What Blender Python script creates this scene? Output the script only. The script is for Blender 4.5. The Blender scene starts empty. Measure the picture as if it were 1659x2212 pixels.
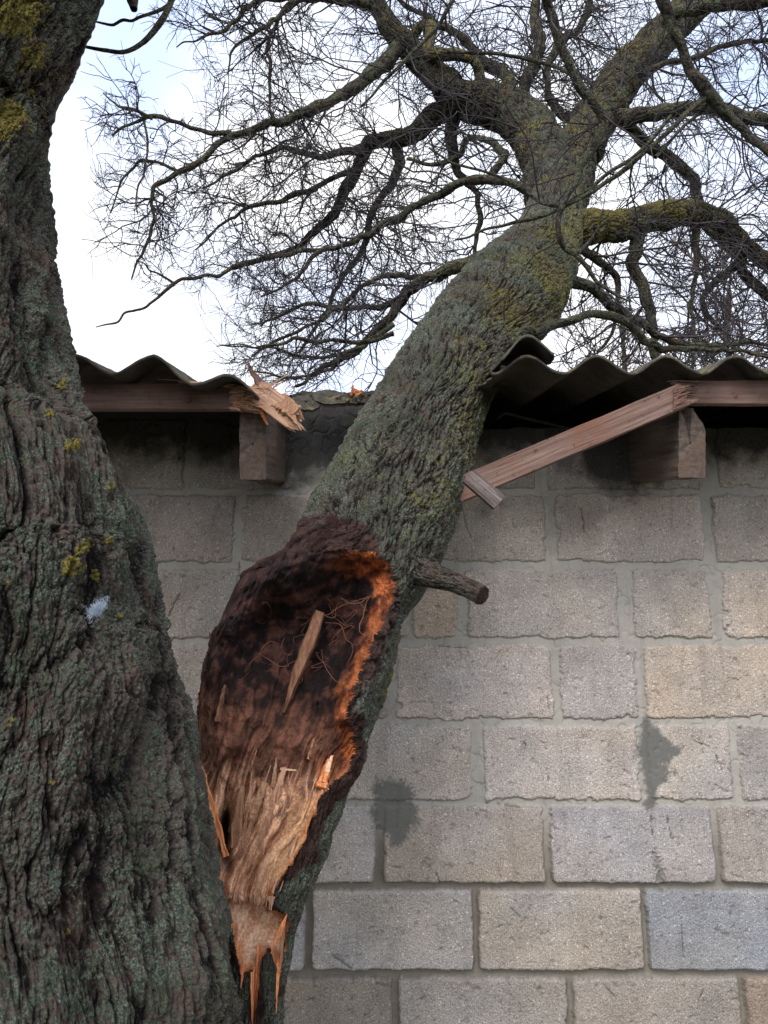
import bpy, math, random
import numpy as np
from mathutils import Vector, Matrix
R = math.radians
random.seed(7); rng = np.random.default_rng(7)
C = bpy.context.scene.collection

# ------------------------------------------------------------------ camera, world, sun, exposure
TH = R(10.4); F = 1661.0; CX, CY = 829.5, 1106.0; CAMZ = 1.55
cd = bpy.data.cameras.new('camera'); cam = bpy.data.objects.new('camera', cd); C.objects.link(cam)
cam.location = (0, 0, CAMZ); cam.rotation_euler = (math.pi/2+TH, 0, 0)
cd.sensor_fit = 'VERTICAL'; cd.sensor_height = 36; cd.lens = F/2212*36; cd.clip_end = 500; cd.clip_start = .02
bpy.context.scene.camera = cam
sc = bpy.context.scene
w = bpy.data.worlds.new('World'); sc.world = w; w.use_nodes = True
nt = w.node_tree; nt.nodes.clear()
sky = nt.nodes.new('ShaderNodeTexSky'); sky.sky_type = 'NISHITA'; sky.sun_disc = False
sky.sun_elevation = R(42); sky.sun_rotation = R(200); sky.dust_density = 4
hs = nt.nodes.new('ShaderNodeHueSaturation'); hs.inputs['Saturation'].default_value = .35
mx = nt.nodes.new('ShaderNodeMix'); mx.data_type = 'RGBA'; mx.inputs[0].default_value = .65
cn = nt.nodes.new('ShaderNodeTexNoise'); cn.inputs['Scale'].default_value = 2.6; cn.inputs['Detail'].default_value = 4
tcw = nt.nodes.new('ShaderNodeTexCoord'); nt.links.new(tcw.outputs['Generated'], cn.inputs['Vector'])
cr_ = nt.nodes.new('ShaderNodeValToRGB'); cr_.color_ramp.elements[0].position = .38; cr_.color_ramp.elements[1].position = .60
cr_.color_ramp.elements[0].color = (.58, .70, 1, 1); cr_.color_ramp.elements[1].color = (1, 1, 1, 1)   # cloud cover, thin in places
sc_c = nt.nodes.new('ShaderNodeVectorMath'); sc_c.operation = 'SCALE'; sc_c.inputs['Scale'].default_value = 10.8
nt.links.new(cn.outputs[0], cr_.inputs[0]); nt.links.new(cr_.outputs[0], sc_c.inputs[0]); nt.links.new(sc_c.outputs[0], mx.inputs[7])
bg = nt.nodes.new('ShaderNodeBackground'); bg.inputs['Strength'].default_value = .12
wo = nt.nodes.new('ShaderNodeOutputWorld')
nt.links.new(sky.outputs[0], hs.inputs['Color']); nt.links.new(hs.outputs[0], mx.inputs[6])
nt.links.new(mx.outputs[2], bg.inputs['Color']); nt.links.new(bg.outputs[0], wo.inputs[0])
sd_ = bpy.data.lights.new('sun', 'SUN'); sun = bpy.data.objects.new('sun', sd_); C.objects.link(sun)
sd_.energy = 1.1; sd_.angle = R(25); sd_.color = (1, .96, .9)
sun.rotation_euler = (R(48), 0, R(-20))
sc.view_settings.view_transform = 'Standard'; sc.view_settings.look = 'None'
sc.view_settings.exposure = 0.58; sc.view_settings.gamma = 1

# ------------------------------------------------------------------ pixel <-> world helpers (to place traced points at real depths)
cs, sn = math.cos(TH), math.sin(TH)
def at(px, py, Y):
    px = np.asarray(px, float); py = np.asarray(py, float); Y = np.asarray(Y, float)
    u = px-CX; v = CY-py
    dy = cs*F - sn*v; dz = sn*F + cs*v
    k = Y/dy
    return np.stack([u*k, Y+0*k, CAMZ+dz*k], -1)
def proj(P):
    x = P[..., 0]; y = P[..., 1]; z = P[..., 2]-CAMZ
    d = y*cs+z*sn; d = np.where(np.abs(d) < 1e-4, 1e-4, d)
    return CX+F*x/d, CY-F*(z*cs-y*sn)/d, d
def V3(px, py, Y): return Vector(at(px, py, Y))

# ------------------------------------------------------------------ numpy noise
_pr = np.random.default_rng(3)
_perm = np.concatenate([_pr.permutation(256)]*3).astype(np.int32)
_g = _pr.normal(size=(256, 3)).astype(np.float32); _g /= np.linalg.norm(_g, axis=1)[:, None]
def perlin(p):
    sh = p.shape[:-1]; p = p.reshape(-1, 3).astype(np.float32)
    i = np.floor(p).astype(np.int32); f = p-i; i &= 255
    u = f*f*f*(f*(f*6-15)+10)
    res = 0
    for a in (0, 1):
        wa = u[:, 0] if a else 1-u[:, 0]; h1 = _perm[(i[:, 0]+a) & 255]
        for b in (0, 1):
            wb = wa*(u[:, 1] if b else 1-u[:, 1]); h2 = _perm[h1+((i[:, 1]+b) & 255)]
            for c in (0, 1):
                wc = wb*(u[:, 2] if c else 1-u[:, 2]); g = _g[_perm[h2+((i[:, 2]+c) & 255)]]
                res = res+wc*(g[:, 0]*(f[:, 0]-a)+g[:, 1]*(f[:, 1]-b)+g[:, 2]*(f[:, 2]-c))
    return (res*1.6).reshape(sh)
def fbm(p, o=4, s=0.):
    r = 0; a = 1.
    p = p+s
    for k in range(o):
        r = r+a*perlin(p*(2.03**k)+k*17.3); a *= .5
    return r
def sm(a, b, x):
    t = np.clip((x-a)/(b-a), 0, 1); return t*t*(3-2*t)
def sdf_poly(px, py, poly):                                         # positive inside
    poly = np.array(poly, float); d = np.full(px.shape, 1e9); ins = np.zeros(px.shape, bool)
    n = len(poly)
    for k in range(n):
        ax, ay = poly[k]; bx, by = poly[(k+1) % n]
        ex, ey = bx-ax, by-ay
        t = np.clip(((px-ax)*ex+(py-ay)*ey)/(ex*ex+ey*ey+1e-9), 0, 1)
        d = np.minimum(d, (px-ax-t*ex)**2+(py-ay-t*ey)**2)
        c = ((ay > py) != (by > py)) & (px < (bx-ax)*(py-ay)/((by-ay) if by != ay else 1e-9)+ax)
        ins ^= c
    return np.where(ins, 1, -1)*np.sqrt(d)

# ------------------------------------------------------------------ mesh / object helpers
def mesh_np(name, verts, faces, mat, parent=None, attrs=None, smooth=True):
    """faces: (n,4) or (n,3) int array or list of such"""
    fl = faces if isinstance(faces, list) else [faces]
    me = bpy.data.meshes.new(name)
    verts = np.ascontiguousarray(verts, np.float32).reshape(-1, 3)
    me.vertices.add(len(verts)); me.vertices.foreach_set('co', verts.ravel())
    tot = sum(f.size for f in fl); nf = sum(len(f) for f in fl)
    me.loops.add(tot); me.loops.foreach_set('vertex_index', np.concatenate([f.ravel() for f in fl]).astype(np.int32))
    me.polygons.add(nf)
    lt = np.concatenate([np.full(len(f), f.shape[1]) for f in fl]).astype(np.int32)
    ls = np.concatenate([[0], np.cumsum(lt)[:-1]]).astype(np.int32)
    me.polygons.foreach_set('loop_start', ls); me.polygons.foreach_set('loop_total', lt)
    me.polygons.foreach_set('use_smooth', np.full(nf, smooth))
    for k, a in (attrs or {}).items():
        a = np.asarray(a, np.float32)
        if a.ndim == 1:
            me.attributes.new(k, 'FLOAT', 'POINT').data.foreach_set('value', a)
        else:
            me.attributes.new(k, 'FLOAT_COLOR', 'POINT').data.foreach_set('color', np.concatenate([a, np.ones((len(a), 1), np.float32)], 1).ravel())
    me.update(); me.validate()
    o = bpy.data.objects.new(name, me); C.objects.link(o)
    if mat: me.materials.append(mat)
    if parent: o.parent = parent
    return o
def sub_mesh(verts, faces, keep, attrs):
    f = faces[keep]; idx = np.unique(f); mp = np.full(len(verts), -1); mp[idx] = np.arange(len(idx))
    return verts[idx], mp[f], {k: a[idx] for k, a in attrs.items()}
def thing(name, label, cat, group=None, loc=(0, 0, 0)):
    o = bpy.data.objects.new(name, None); C.objects.link(o); o['label'] = label; o['category'] = cat
    o.empty_display_size = .1
    if group: o['group'] = group
    return o
def tag(o, label, cat, group=None, kind=None):
    o['label'] = label; o['category'] = cat
    if group: o['group'] = group
    if kind: o['kind'] = kind
    return o
def grid_faces(n, m, wrap=False):                                   # n rows, m columns; wrap joins columns
    i = np.arange(n-1)[:, None]; j = np.arange(m if wrap else m-1)[None, :]
    j2 = (j+1) % m
    return np.stack([i*m+j, i*m+j2, (i+1)*m+j2, (i+1)*m+j], -1).reshape(-1, 4)
def catmull(P, n, dens=None):
    P = np.asarray(P, float)
    Q = np.vstack([2*P[0]-P[1], P, 2*P[-1]-P[-2]])
    seg = np.linalg.norm(np.diff(P[:, :3], axis=0), axis=1); cum = np.concatenate([[0], np.cumsum(seg)])
    s = np.linspace(0, cum[-1], n)
    if dens is not None: s = np.interp(np.linspace(0, 1, n), [0, dens[0], dens[2], 1], np.array([0, cum[dens[1]], cum[dens[3]], cum[-1]]))
    k = np.clip(np.searchsorted(cum, s, side='right')-1, 0, len(P)-2)
    t = ((s-cum[k])/seg[k])[:, None]
    a, b, c, d = Q[k], Q[k+1], Q[k+2], Q[k+3]
    return .5*((2*b)+(c-a)*t+(2*a-5*b+4*c-d)*t*t+(3*b-a-3*c+d)*t**3), s

# ------------------------------------------------------------------ materials
def srgb(r, g, b):
    return tuple(((c/255+.055)/1.055)**2.4 if c/255 > .04 else c/255/12.92 for c in (r, g, b))
class NT:
    def __init__(s, name):
        s.m = bpy.data.materials.new(name); s.m.use_nodes = True; s.t = s.m.node_tree; s.t.nodes.clear()
        s.out = s.n('ShaderNodeOutputMaterial'); s.b = s.n('ShaderNodeBsdfPrincipled'); s.l(s.b.outputs[0], s.out.inputs[0])
        s.b.inputs['Roughness'].default_value = .9; s.b.inputs['Specular IOR Level'].default_value = .25
        s.tc = s.n('ShaderNodeTexCoord').outputs['Object']
    def n(s, t): return s.t.nodes.new(t)
    def l(s, a, b): s.t.links.new(a, b)
    def put(s, v, i):
        if isinstance(v, (int, float)): i.default_value = v
        elif isinstance(v, tuple): i.default_value = v+(1,) if len(v) == 3 and len(i.default_value) == 4 else v
        else: s.l(v, i)
    def math(s, op, a, b=0., clamp=False):
        n = s.n('ShaderNodeMath'); n.operation = op; n.use_clamp = clamp; s.put(a, n.inputs[0]); s.put(b, n.inputs[1]); return n.outputs[0]
    def noise(s, scale, det=4, rough=.55, vec=None, dist=0):
        n = s.n('ShaderNodeTexNoise'); n.inputs['Scale'].default_value = scale; n.inputs['Detail'].default_value = det
        n.inputs['Roughness'].default_value = rough; n.inputs['Distortion'].default_value = dist; s.l(vec or s.tc, n.inputs['Vector']); return n.outputs[0]
    def vor(s, scale, vec=None, feat='F1', out=0):
        n = s.n('ShaderNodeTexVoronoi'); n.feature = feat; n.inputs['Scale'].default_value = scale; s.l(vec or s.tc, n.inputs['Vector']); return n.outputs[out]
    def map(s, sc, rot=(0, 0, 0)):
        n = s.n('ShaderNodeMapping'); n.inputs['Scale'].default_value = sc; n.inputs['Rotation'].default_value = rot; s.l(s.tc, n.inputs[0]); return n.outputs[0]
    def ss(s, x, a, b):
        n = s.n('ShaderNodeMapRange'); n.interpolation_type = 'SMOOTHSTEP'; s.put(x, n.inputs[0]); n.inputs[1].default_value = a; n.inputs[2].default_value = b; return n.outputs[0]
    def mix(s, f, a, b, mode='MIX'):
        n = s.n('ShaderNodeMix'); n.data_type = 'RGBA'; n.blend_type = mode; s.put(f, n.inputs[0]); s.put(a, n.inputs[6]); s.put(b, n.inputs[7]); return n.outputs[2]
    def attr(s, name, col=False):
        n = s.n('ShaderNodeAttribute'); n.attribute_name = name; return n.outputs['Color' if col else 'Fac']
    def bump(s, h, dist, strength=1.):
        n = s.n('ShaderNodeBump'); n.inputs['Distance'].default_value = dist; n.inputs['Strength'].default_value = strength
        s.l(h, n.inputs['Height']); s.l(n.outputs[0], s.b.inputs['Normal'])
    def col(s, c): s.put(c, s.b.inputs['Base Color'])

def bark_mat(name, lich=.5, dark=(.045, .033, .027), light=(.15, .12, .1), green=(.15, .20, .155), fine=1., yellow=(.36, .30, .07)):
    m = NT(name)
    h = m.attr('h'); yel = m.attr('yel'); dead = m.attr('dead')
    nf = m.noise(260*fine, 5, .7); nm = m.noise(34*fine, 6, .65); nl = m.noise(6, 4, .6); vf = m.vor(190*fine); n90 = m.noise(95*fine, 4, .7)
    hh = m.math('ADD', m.math('MULTIPLY', h, .7), m.math('MULTIPLY', m.math('ADD', nf, nm), .42))
    base = m.mix(m.ss(hh, .66, 1.02), dark, light)
    base = m.mix(m.math('MULTIPLY', m.ss(m.noise(14, 3), .52, .7), .45), base, (.17, .095, .07))
    # lichen: fine crust that favours the ridges
    l = m.math('ADD', m.math('ADD', m.math('MULTIPLY', nm, 1.2), m.math('MULTIPLY', h, .70)), m.math('MULTIPLY', nl, 1.1))
    l = m.math('ADD', l, m.math('MULTIPLY', m.math('ADD', m.math('SUBTRACT', nf, .5), m.math('SUBTRACT', n90, .5)), 1.9))
    lm = m.ss(l, 1.85-.4*lich, 1.97-.4*lich)
    lm = m.math('MULTIPLY', lm, m.math('SUBTRACT', 1., dead))
    g2 = m.mix(m.ss(m.noise(420*fine, 3, .7), .38, .66), tuple(c*.38 for c in green), tuple(min(1, c*1.9) for c in green))
    g2 = m.mix(m.math('MULTIPLY', m.ss(m.noise(9, 3), .45, .65), .7), g2, (.06, .075, .04))
    base = m.mix(m.math('MULTIPLY', lm, .92), base, g2)
    y = m.math('ADD', m.math('MULTIPLY', m.math('SUBTRACT', nm, .5), 1.6), m.math('MULTIPLY', m.math('ADD', m.math('SUBTRACT', nf, .5), m.math('SUBTRACT', n90, .5)), 2.6))
    y = m.math('ADD', y, m.math('MULTIPLY', m.math('SUBTRACT', m.noise(11, 4), .5), .8))
    y = m.math('SUBTRACT', m.math('ADD', y, m.math('MULTIPLY', yel, 1.15)), .86)
    ym = m.math('MULTIPLY', m.ss(y, 0., .12), m.math('SUBTRACT', 1., dead))
    yc = m.mix(m.ss(nf, .35, .7), tuple(c*.5 for c in yellow), tuple(c*1.25 for c in yellow))
    base = m.mix(ym, base, yc)
    dk = m.mix(m.ss(hh, .68, 1.05), (.008, .005, .005), (.10, .054, .044)); dk = m.mix(m.ss(m.noise(22, 4), .5, .62), dk, (.045, .020, .016))
    base = m.mix(m.ss(m.math('ADD', dead, m.math('MULTIPLY', m.math('ADD', m.math('SUBTRACT', nm, .5), m.math('SUBTRACT', n90, .5)), 1.3)), .25, .75), base, dk)
    m.col(base)
    bh = m.math('ADD', m.math('MULTIPLY', nf, .6), m.math('ADD', m.math('ADD', m.math('MULTIPLY', nm, .7), m.math('MULTIPLY', n90, .8)), m.math('MULTIPLY', vf, .3)))
    m.bump(bh, .014/fine, 1.)
    return m.m
M_bark = bark_mat('bark_old', .56, dark=(.014, .010, .009), light=(.14, .112, .096), green=(.115, .145, .108), fine=1.0, yellow=(.29, .24, .055))
M_bark2 = bark_mat('bark_leaning', .68, dark=(.014, .011, .010), light=(.14, .118, .10), green=(.165, .195, .145), fine=1.1, yellow=(.27, .24, .06))
M_bark3 = bark_mat('bark_big_limb', .42, dark=(.02, .016, .014), light=(.085, .072, .06), green=(.10, .125, .09), fine=.9, yellow=(.26, .22, .055))
M_limb = bark_mat('bark_limb', .55, dark=(.016, .014, .013), light=(.085, .072, .06), green=(.13, .14, .085), fine=.8, yellow=(.29, .25, .07))
def twig_mat(name, a, b):
    m = NT(name); m.col(m.mix(m.ss(m.noise(14, 3), .35, .7), a, b)); return m.m
M_twig = twig_mat('twig_bark', (.030, .027, .032), (.085, .072, .074))
M_twig2 = twig_mat('far_twig_bark', (.06, .04, .035), (.16, .11, .09))

def wood_mat(name, c1, c2, c3=None, grain=(6, 160, 160), dirt=.35, bumpd=.002):
    m = NT(name)
    v = m.map(grain); n = m.noise(1., 5, .6, v, .4); n2 = m.noise(1., 3, .6, m.map((grain[0]*.5, grain[1]*.25, grain[2]*.25)))
    c = m.mix(m.ss(m.math('ADD', m.math('MULTIPLY', n, .6), m.math('MULTIPLY', n2, .4)), .35, .65), c1, c2)
    if c3: c = m.mix(m.math('MULTIPLY', m.ss(m.noise(7, 4), .45, .68), .8), c, c3)
    c = m.mix(m.math('MULTIPLY', m.ss(m.noise(60, 5, .7), .58, .72), dirt), c, (.03, .022, .018))
    m.col(c); m.bump(m.math('ADD', n, m.math('MULTIPLY', m.noise(300, 3), .3)), bumpd)
    return m.m
M_board = wood_mat('board_wood', (.17, .105, .088), (.28, .185, .16), (.15, .08, .06), dirt=.7)
M_boardo = wood_mat('red_board_wood', (.16, .098, .078), (.29, .195, .165), (.20, .09, .06), dirt=.85)
M_rafter = wood_mat('rafter_wood', (.085, .065, .055), (.19, .145, .12), (.13, .085, .065), grain=(5, 70, 90), dirt=.7)
M_fresh = wood_mat('fresh_wood', (.40, .22, .145), (.74, .50, .36), (.48, .22, .12), grain=(14, 220, 220), dirt=.25, bumpd=.003)
M_grey = wood_mat('weathered_wood', (.09, .072, .066), (.26, .22, .205), (.14, .09, .08), grain=(10, 170, 170), dirt=.6, bumpd=.004)
def attr_wood():
    m = NT('torn_wood'); c = m.attr('Col', True); nf = m.noise(240, 5, .7); nm = m.noise(60, 4)
    c = m.mix(1., c, m.mix(m.ss(nf, .3, .75), (.62, .6, .6), (1.35, 1.35, 1.35)), 'MULTIPLY')
    m.col(c); m.bump(m.math('ADD', nf, nm), .0035); m.b.inputs['Roughness'].default_value = .8
    return m.m
M_torn = attr_wood()
def shard_mat(name, c1, c2):
    return wood_mat(name, c1, c2, None, grain=(220, 220, 12), dirt=.15, bumpd=.002)
M_sh_tan = shard_mat('splinter_tan', (.26, .13, .075), (.48, .28, .17))
M_sh_or = shard_mat('splinter_orange', (.50, .13, .04), (.80, .36, .16))
M_sh_dk = shard_mat('splinter_brown', (.13, .06, .035), (.27, .14, .085))
M_sh_mix = shard_mat('splinter_mixed', (.30, .14, .085), (.62, .38, .25))
M_sh_mid = shard_mat('splinter_dull', (.17, .08, .045), (.33, .18, .11))
M_litter = shard_mat('litter', (.03, .024, .02), (.12, .09, .07))
M_sh_pale = shard_mat('splinter_pale', (.55, .33, .2), (.85, .62, .42))

def roof_mat():
    m = NT('asbestos_cement'); nf = m.noise(130, 6, .7); nm = m.noise(9, 5)
    c = m.mix(m.ss(m.math('ADD', m.math('MULTIPLY', nm, .6), m.math('MULTIPLY', m.noise(300, 3, .8), .4)), .38, .62), (.060, .052, .047), (.135, .118, .102)); c = m.mix(m.ss(nf, .5, .75), c, (.19, .175, .155))
    c = m.mix(m.math('MULTIPLY', m.ss(m.noise(9, 6, .65), .46, .62), .75), c, (.045, .035, .03))
    up = m.attr('top'); moss = m.math('MULTIPLY', up, m.ss(m.noise(40, 5, .7), .42, .6))
    c = m.mix(moss, c, m.mix(m.ss(m.noise(18, 3), .45, .6), (.12, .115, .075), (.22, .19, .09)))
    m.col(c); m.bump(m.math('ADD', nf, m.noise(500, 2)), .003); return m.m
M_roof = roof_mat()
def wall_mat():
    m = NT('concrete_blocks'); c = m.attr('Col', True); blk = m.attr('blk')
    v1 = m.vor(210); nf = m.noise(700, 3, .75); n2 = m.noise(240, 4, .75); vc = m.vor(300, out=1)
    g = m.math('ADD', m.math('MULTIPLY', nf, .55), m.math('MULTIPLY', n2, .45))
    sp = m.mix(m.ss(g, .36, .64), (.70, .68, .66), (1.32, 1.31, 1.29))
    def specks(scale, r, thr):
        v = m.n('ShaderNodeTexVoronoi'); v.inputs['Scale'].default_value = scale; m.l(m.tc, v.inputs['Vector'])
        sx = m.n('ShaderNodeSeparateColor'); m.l(v.outputs[1], sx.inputs[0])
        return m.math('MULTIPLY', m.ss(v.outputs[0], r, r*.6), m.math('GREATER_THAN', sx.outputs[0], thr))
    sp = m.mix(m.math('MULTIPLY', specks(230, .42, .6), .6), sp, (.42, .39, .36))
    sp = m.mix(m.math('MULTIPLY', specks(200, .40, .62), .7), sp, (1.75, 1.7, 1.6))
    sp = m.mix(m.math('MULTIPLY', specks(85, .26, .82), .8), sp, (1.8, 1.76, 1.68))
    smo = m.mix(m.ss(n2, .3, .7), (.9, .9, .9), (1.08, 1.08, 1.08))
    c = m.mix(1., c, m.mix(blk, smo, sp), 'MULTIPLY')
    m.col(c)
    m.bump(m.math('MULTIPLY', m.math('ADD', g, m.math('MULTIPLY', v1, .5)), m.math('ADD', m.math('MULTIPLY', blk, .9), .12)), .004)
    m.b.inputs['Roughness'].default_value = .95
    return m.m
M_wall = wall_mat()
def simple(name, c, rough=.9, c2=None, sc_=20, metal=0):
    m = NT(name); m.col(m.mix(m.ss(m.noise(sc_, 5), .35, .65), c, c2) if c2 else c); m.b.inputs['Roughness'].default_value = rough
    m.b.inputs['Metallic'].default_value = metal; m.bump(m.noise(sc_*8, 4), .002); return m.m
M_soil = simple('soil', (.06, .05, .035), c2=(.09, .10, .05), sc_=3)
M_pipe = simple('grey_metal', (.12, .12, .125), .5, (.2, .2, .2), 30, .6)

# ------------------------------------------------------------------ ground
nx = 60; gx = np.linspace(-60, 60, nx); gy = np.linspace(-60, 120, nx); X, Y = np.meshgrid(gx, gy)
Z = .03*fbm(np.stack([X*.4, Y*.4, X*0], -1), 2)
o = mesh_np('ground', np.stack([X, Y, Z], -1).reshape(-1, 3), grid_faces(nx, nx), M_soil); o['kind'] = 'structure'

# ------------------------------------------------------------------ shed: block wall
WY = 2.0
shed = thing('shed', 'grey concrete block shed with wavy sheet roof, eave crushed by the leaning trunk', 'shed')
def wx(px, py): return at(px, py, WY)[0]
def wz(py): return at(CX, py, WY)[2]
courses = [  # (y top, y bottom, [(x0,x1)...], mortar recess)
 (908, 1056, [(-330, 40), (60, 398), (426, 628), (850, 1152), (1182, 1512), (1548, 1880)], 0),
 (1071, 1213, [(-430, -90), (-70, 250), (272, 503), (522, 868), (888, 1178), (1201, 1518), (1543, 1880)], 0),
 (1231, 1377, [(-220, 160), (180, 515), (537, 880), (893, 986), (1009, 1334), (1368, 1530), (1562, 1890)], 0),
 (1394, 1552, [(-330, 20), (40, 330), (350, 690), (710, 838), (858, 1191), (1212, 1373), (1393, 1745)], 0),
 (1568, 1726, [(-240, 110), (130, 480), (500, 640), (660, 1016), (1047, 1378), (1402, 1577), (1597, 1930)], 1),
 (1740, 1904, [(-290, 60), (85, 430), (450, 808), (830, 1174), (1188, 1538), (1553, 1900)], 2),
 (1918, 2091, [(-420, -70), (-50, 300), (315, 660), (677, 1021), (1033, 1384), (1395, 1750)], 3),
 (2106, 2292, [(-600, -250), (-230, 120), (140, 480), (495, 847), (861, 1224), (1237, 1596), (1608, 1970)], 3)]
blocks = []
tone = {(1, 2): (150, 141, 134), (1, 5): (158, 148, 138), (2, 3): (170, 150, 128), (2, 4): (156, 149, 140), (2, 5): (158, 151, 142), (2, 6): (166, 152, 136),
        (3, 4): (158, 149, 142), (3, 5): (154, 147, 140), (3, 6): (172, 156, 136), (4, 3): (158, 151, 142), (4, 4): (163, 153, 142), (4, 5): (156, 150, 140), (4, 6): (140, 138, 133),
        (5, 2): (152, 146, 138), (5, 3): (144, 134, 120), (5, 4): (142, 140, 140), (5, 5): (140, 136, 130), (6, 2): (145, 143, 138), (6, 3): (150, 148, 142), (6, 4): (150, 143, 130), (6, 5): (149, 150, 155),
        (7, 3): (128, 120, 104), (7, 4): (136, 133, 126), (7, 5): (134, 128, 118), (7, 6): (138, 118, 98)}
pr = random.Random(5)
for ci, (y0, y1, xs, rec) in enumerate(courses):
    z1, z0 = wz(y0), wz(y1); ym = (y0+y1)/2
    row = [(wx(a, ym), wx(b, ym)) for a, b in xs]
    while row[-1][1] < 3.2: row.append((row[-1][1]+.02, row[-1][1]+.42))
    while row[0][0] > -3.2: row.insert(0, (row[0][0]-.42, row[0][0]-.02))
    n0 = [i for i, (a, b) in enumerate(row) if abs(a-wx(xs[0][0], ym)) < 1e-6][0]
    for i, (a, b) in enumerate(row):
        u_ = pr.uniform(-9, 9); t = tone.get((ci, i-n0)) or (151+u_, 143+u_, 133+u_+pr.uniform(-4, 4))
        blocks.append((a, b, z0, z1, t, rec))
z = courses and wz(2292)-.016; k = 0
while z > .05:
    z0 = z-.195
    for i in range(-9, 10):
        a = i*.42+(.21 if k % 2 else 0); blocks.append((a, a+.40, z0, z, (lambda u: (134+u, 127+u, 117+u))(pr.uniform(-8, 8)), 3))
    z = z0-.018; k += 1
fx = np.arange(-1.15, 1.25, .0026); fz = np.arange(.62, 2.275, .0026)
xs_ = np.concatenate([np.arange(-3.2, -1.15, .02), fx, np.arange(1.25, 3.2, .02)])
zs_ = np.concatenate([np.arange(-.05, .62, .02), fz])
X, Z = np.meshgrid(xs_, zs_)
P = np.stack([X, X*0+3.3, Z], -1)
wnx = .0040*fbm(P*17, 4)+.0022*perlin(P*120+5); wnz = .0040*fbm(P*17+40, 4)+.0022*perlin(P*120+60)
rough = fbm(P*11, 4, 9.)
chip = fbm(P*np.array([14, 14, 22]), 3, 150.)
blk = np.zeros(X.shape); rec = np.zeros(X.shape); bcol = np.zeros(X.shape+(3,))
grain = perlin(P*230)*.6+perlin(P*120+9)*.5
for (a, b, z0, z1, t, rc) in blocks:
    i0, i1 = np.searchsorted(xs_, [a-.03, b+.03]); j0, j1 = np.searchsorted(zs_, [z0-.03, z1+.03])
    if i1 <= i0 or j1 <= j0: continue
    sl = (slice(j0, j1), slice(i0, i1)); rc_ = .007+pr.uniform(-.004, .012)*(1 if rc < 2 else .4); wa = 1.5 if rc < 2 else .8
    dx = np.abs(X[sl]+wa*wnx[sl]-(a+b)/2)-(b-a)/2+rc_; dz = np.abs(Z[sl]+wa*wnz[sl]-(z0+z1)/2)-(z1-z0)/2+rc_
    sdv = -(np.hypot(np.maximum(dx, 0), np.maximum(dz, 0))+np.minimum(np.maximum(dx, dz), 0)-rc_)
    m_ = sm(-.0012, .0018, sdv+(.005 if rc < 2 else .0025)*rough[sl]*.5-(.012 if rc < 2 else .006)*sm(.45, .8, chip[sl]))
    edge = sm(0, .006, sdv)
    t = np.array(t, float); t = (t.mean()+(t-t.mean())*.45)*1.22+np.array((5, 0, -1)) if t[2] < 150 else t*1.06; t = np.minimum(t, 205); c = np.array(srgb(*t))
    v = 1+.16*rough[sl]+.05*pr.uniform(-1, 1)
    tn = fbm(P[sl]*5, 2, pr.uniform(0, 50)); tint = np.stack([1+.045*tn, np.ones(v.shape), 1-.07*tn], -1)
    cc = c*v[..., None]*tint
    new = m_ > blk[sl]
    bcol[sl] = np.where(new[..., None], cc, bcol[sl]); rec[sl] = np.where(new, m_*(.75+.25*edge), rec[sl]); blk[sl] = np.maximum(blk[sl], m_)
# relief depth of the joints: flush and smeared above, raked lower down
zr = sm(wz(1700), wz(1900), Z)
deep = .005+(.020-.005)*zr
mcol = np.array(srgb(170, 165, 157))*(1-zr[..., None])+np.array(srgb(132, 126, 116))*zr[..., None]
mcol = mcol*(1+.10*fbm(P*7, 3, 31.))[..., None]
col = bcol*blk[..., None]+mcol*(1-blk[..., None])
smear = .0022*fbm(P*22, 4, 77.)-.0035*np.exp(-(fbm(P*13, 3, 91.)/.035)**2)*(1-zr)
H = deep*rec+smear*(1-blk)+blk*(.0010*grain+.0022*rough)
# chips and pits in the block faces
pit = sm(.55, .75, fbm(P*34, 3, 120.)); H = H-pit*blk*.004
# scratches and hairline cracks
ppx, ppy, _ = proj(np.stack([X, X*0+WY, Z], -1)); wob_ = 3*fbm(P*40, 3, 66.)
for (xa, ya, xb, yb, wd) in ((1498, 1600, 1530, 1612, 1.6), (1505, 1590, 1522, 1618, 1.4), (1545, 1632, 1560, 1662, 2.2), (1562, 1645, 1575, 1665, 1.6), (1404, 1760, 1407, 1800, 2.2), (1440, 1765, 1446, 1808, 1.6), (1180, 1660, 1186, 1690, 1.4),
        (1130, 1600, 1140, 1618, 2.5), (516, 1215, 517, 1232, 1.8), (366, 1330, 388, 1285, 1.8), (940, 1880, 950, 1905, 1.6), (1465, 1980, 1470, 2060, 1.2), (1100, 1955, 1120, 1975, 1.8), (1300, 2120, 1320, 2142, 1.8), (1510, 2130, 1504, 2155, 1.8),
        (1050, 1735, 1120, 1742, 1.6), (1180, 1480, 1184, 1530, 1.3), (1255, 1100, 1262, 1150, 1.5), (950, 1395, 1010, 1400, 1.4), (1600, 1240, 1625, 1252, 1.6), (1560, 1460, 1600, 1470, 1.4), (720, 2060, 760, 2085, 2.2)):
    t_ = np.clip(((ppx-xa)*(xb-xa)+(ppy-ya)*(yb-ya))/((xb-xa)**2+(yb-ya)**2), 0, 1); dd = np.hypot(ppx-xa-t_*(xb-xa)+wob_, ppy-ya-t_*(yb-ya)+wob_)
    m_ = sm(wd*1.5, wd*.4, dd); col = col*(1-.62*m_[..., None]); H = H-.003*m_
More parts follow.
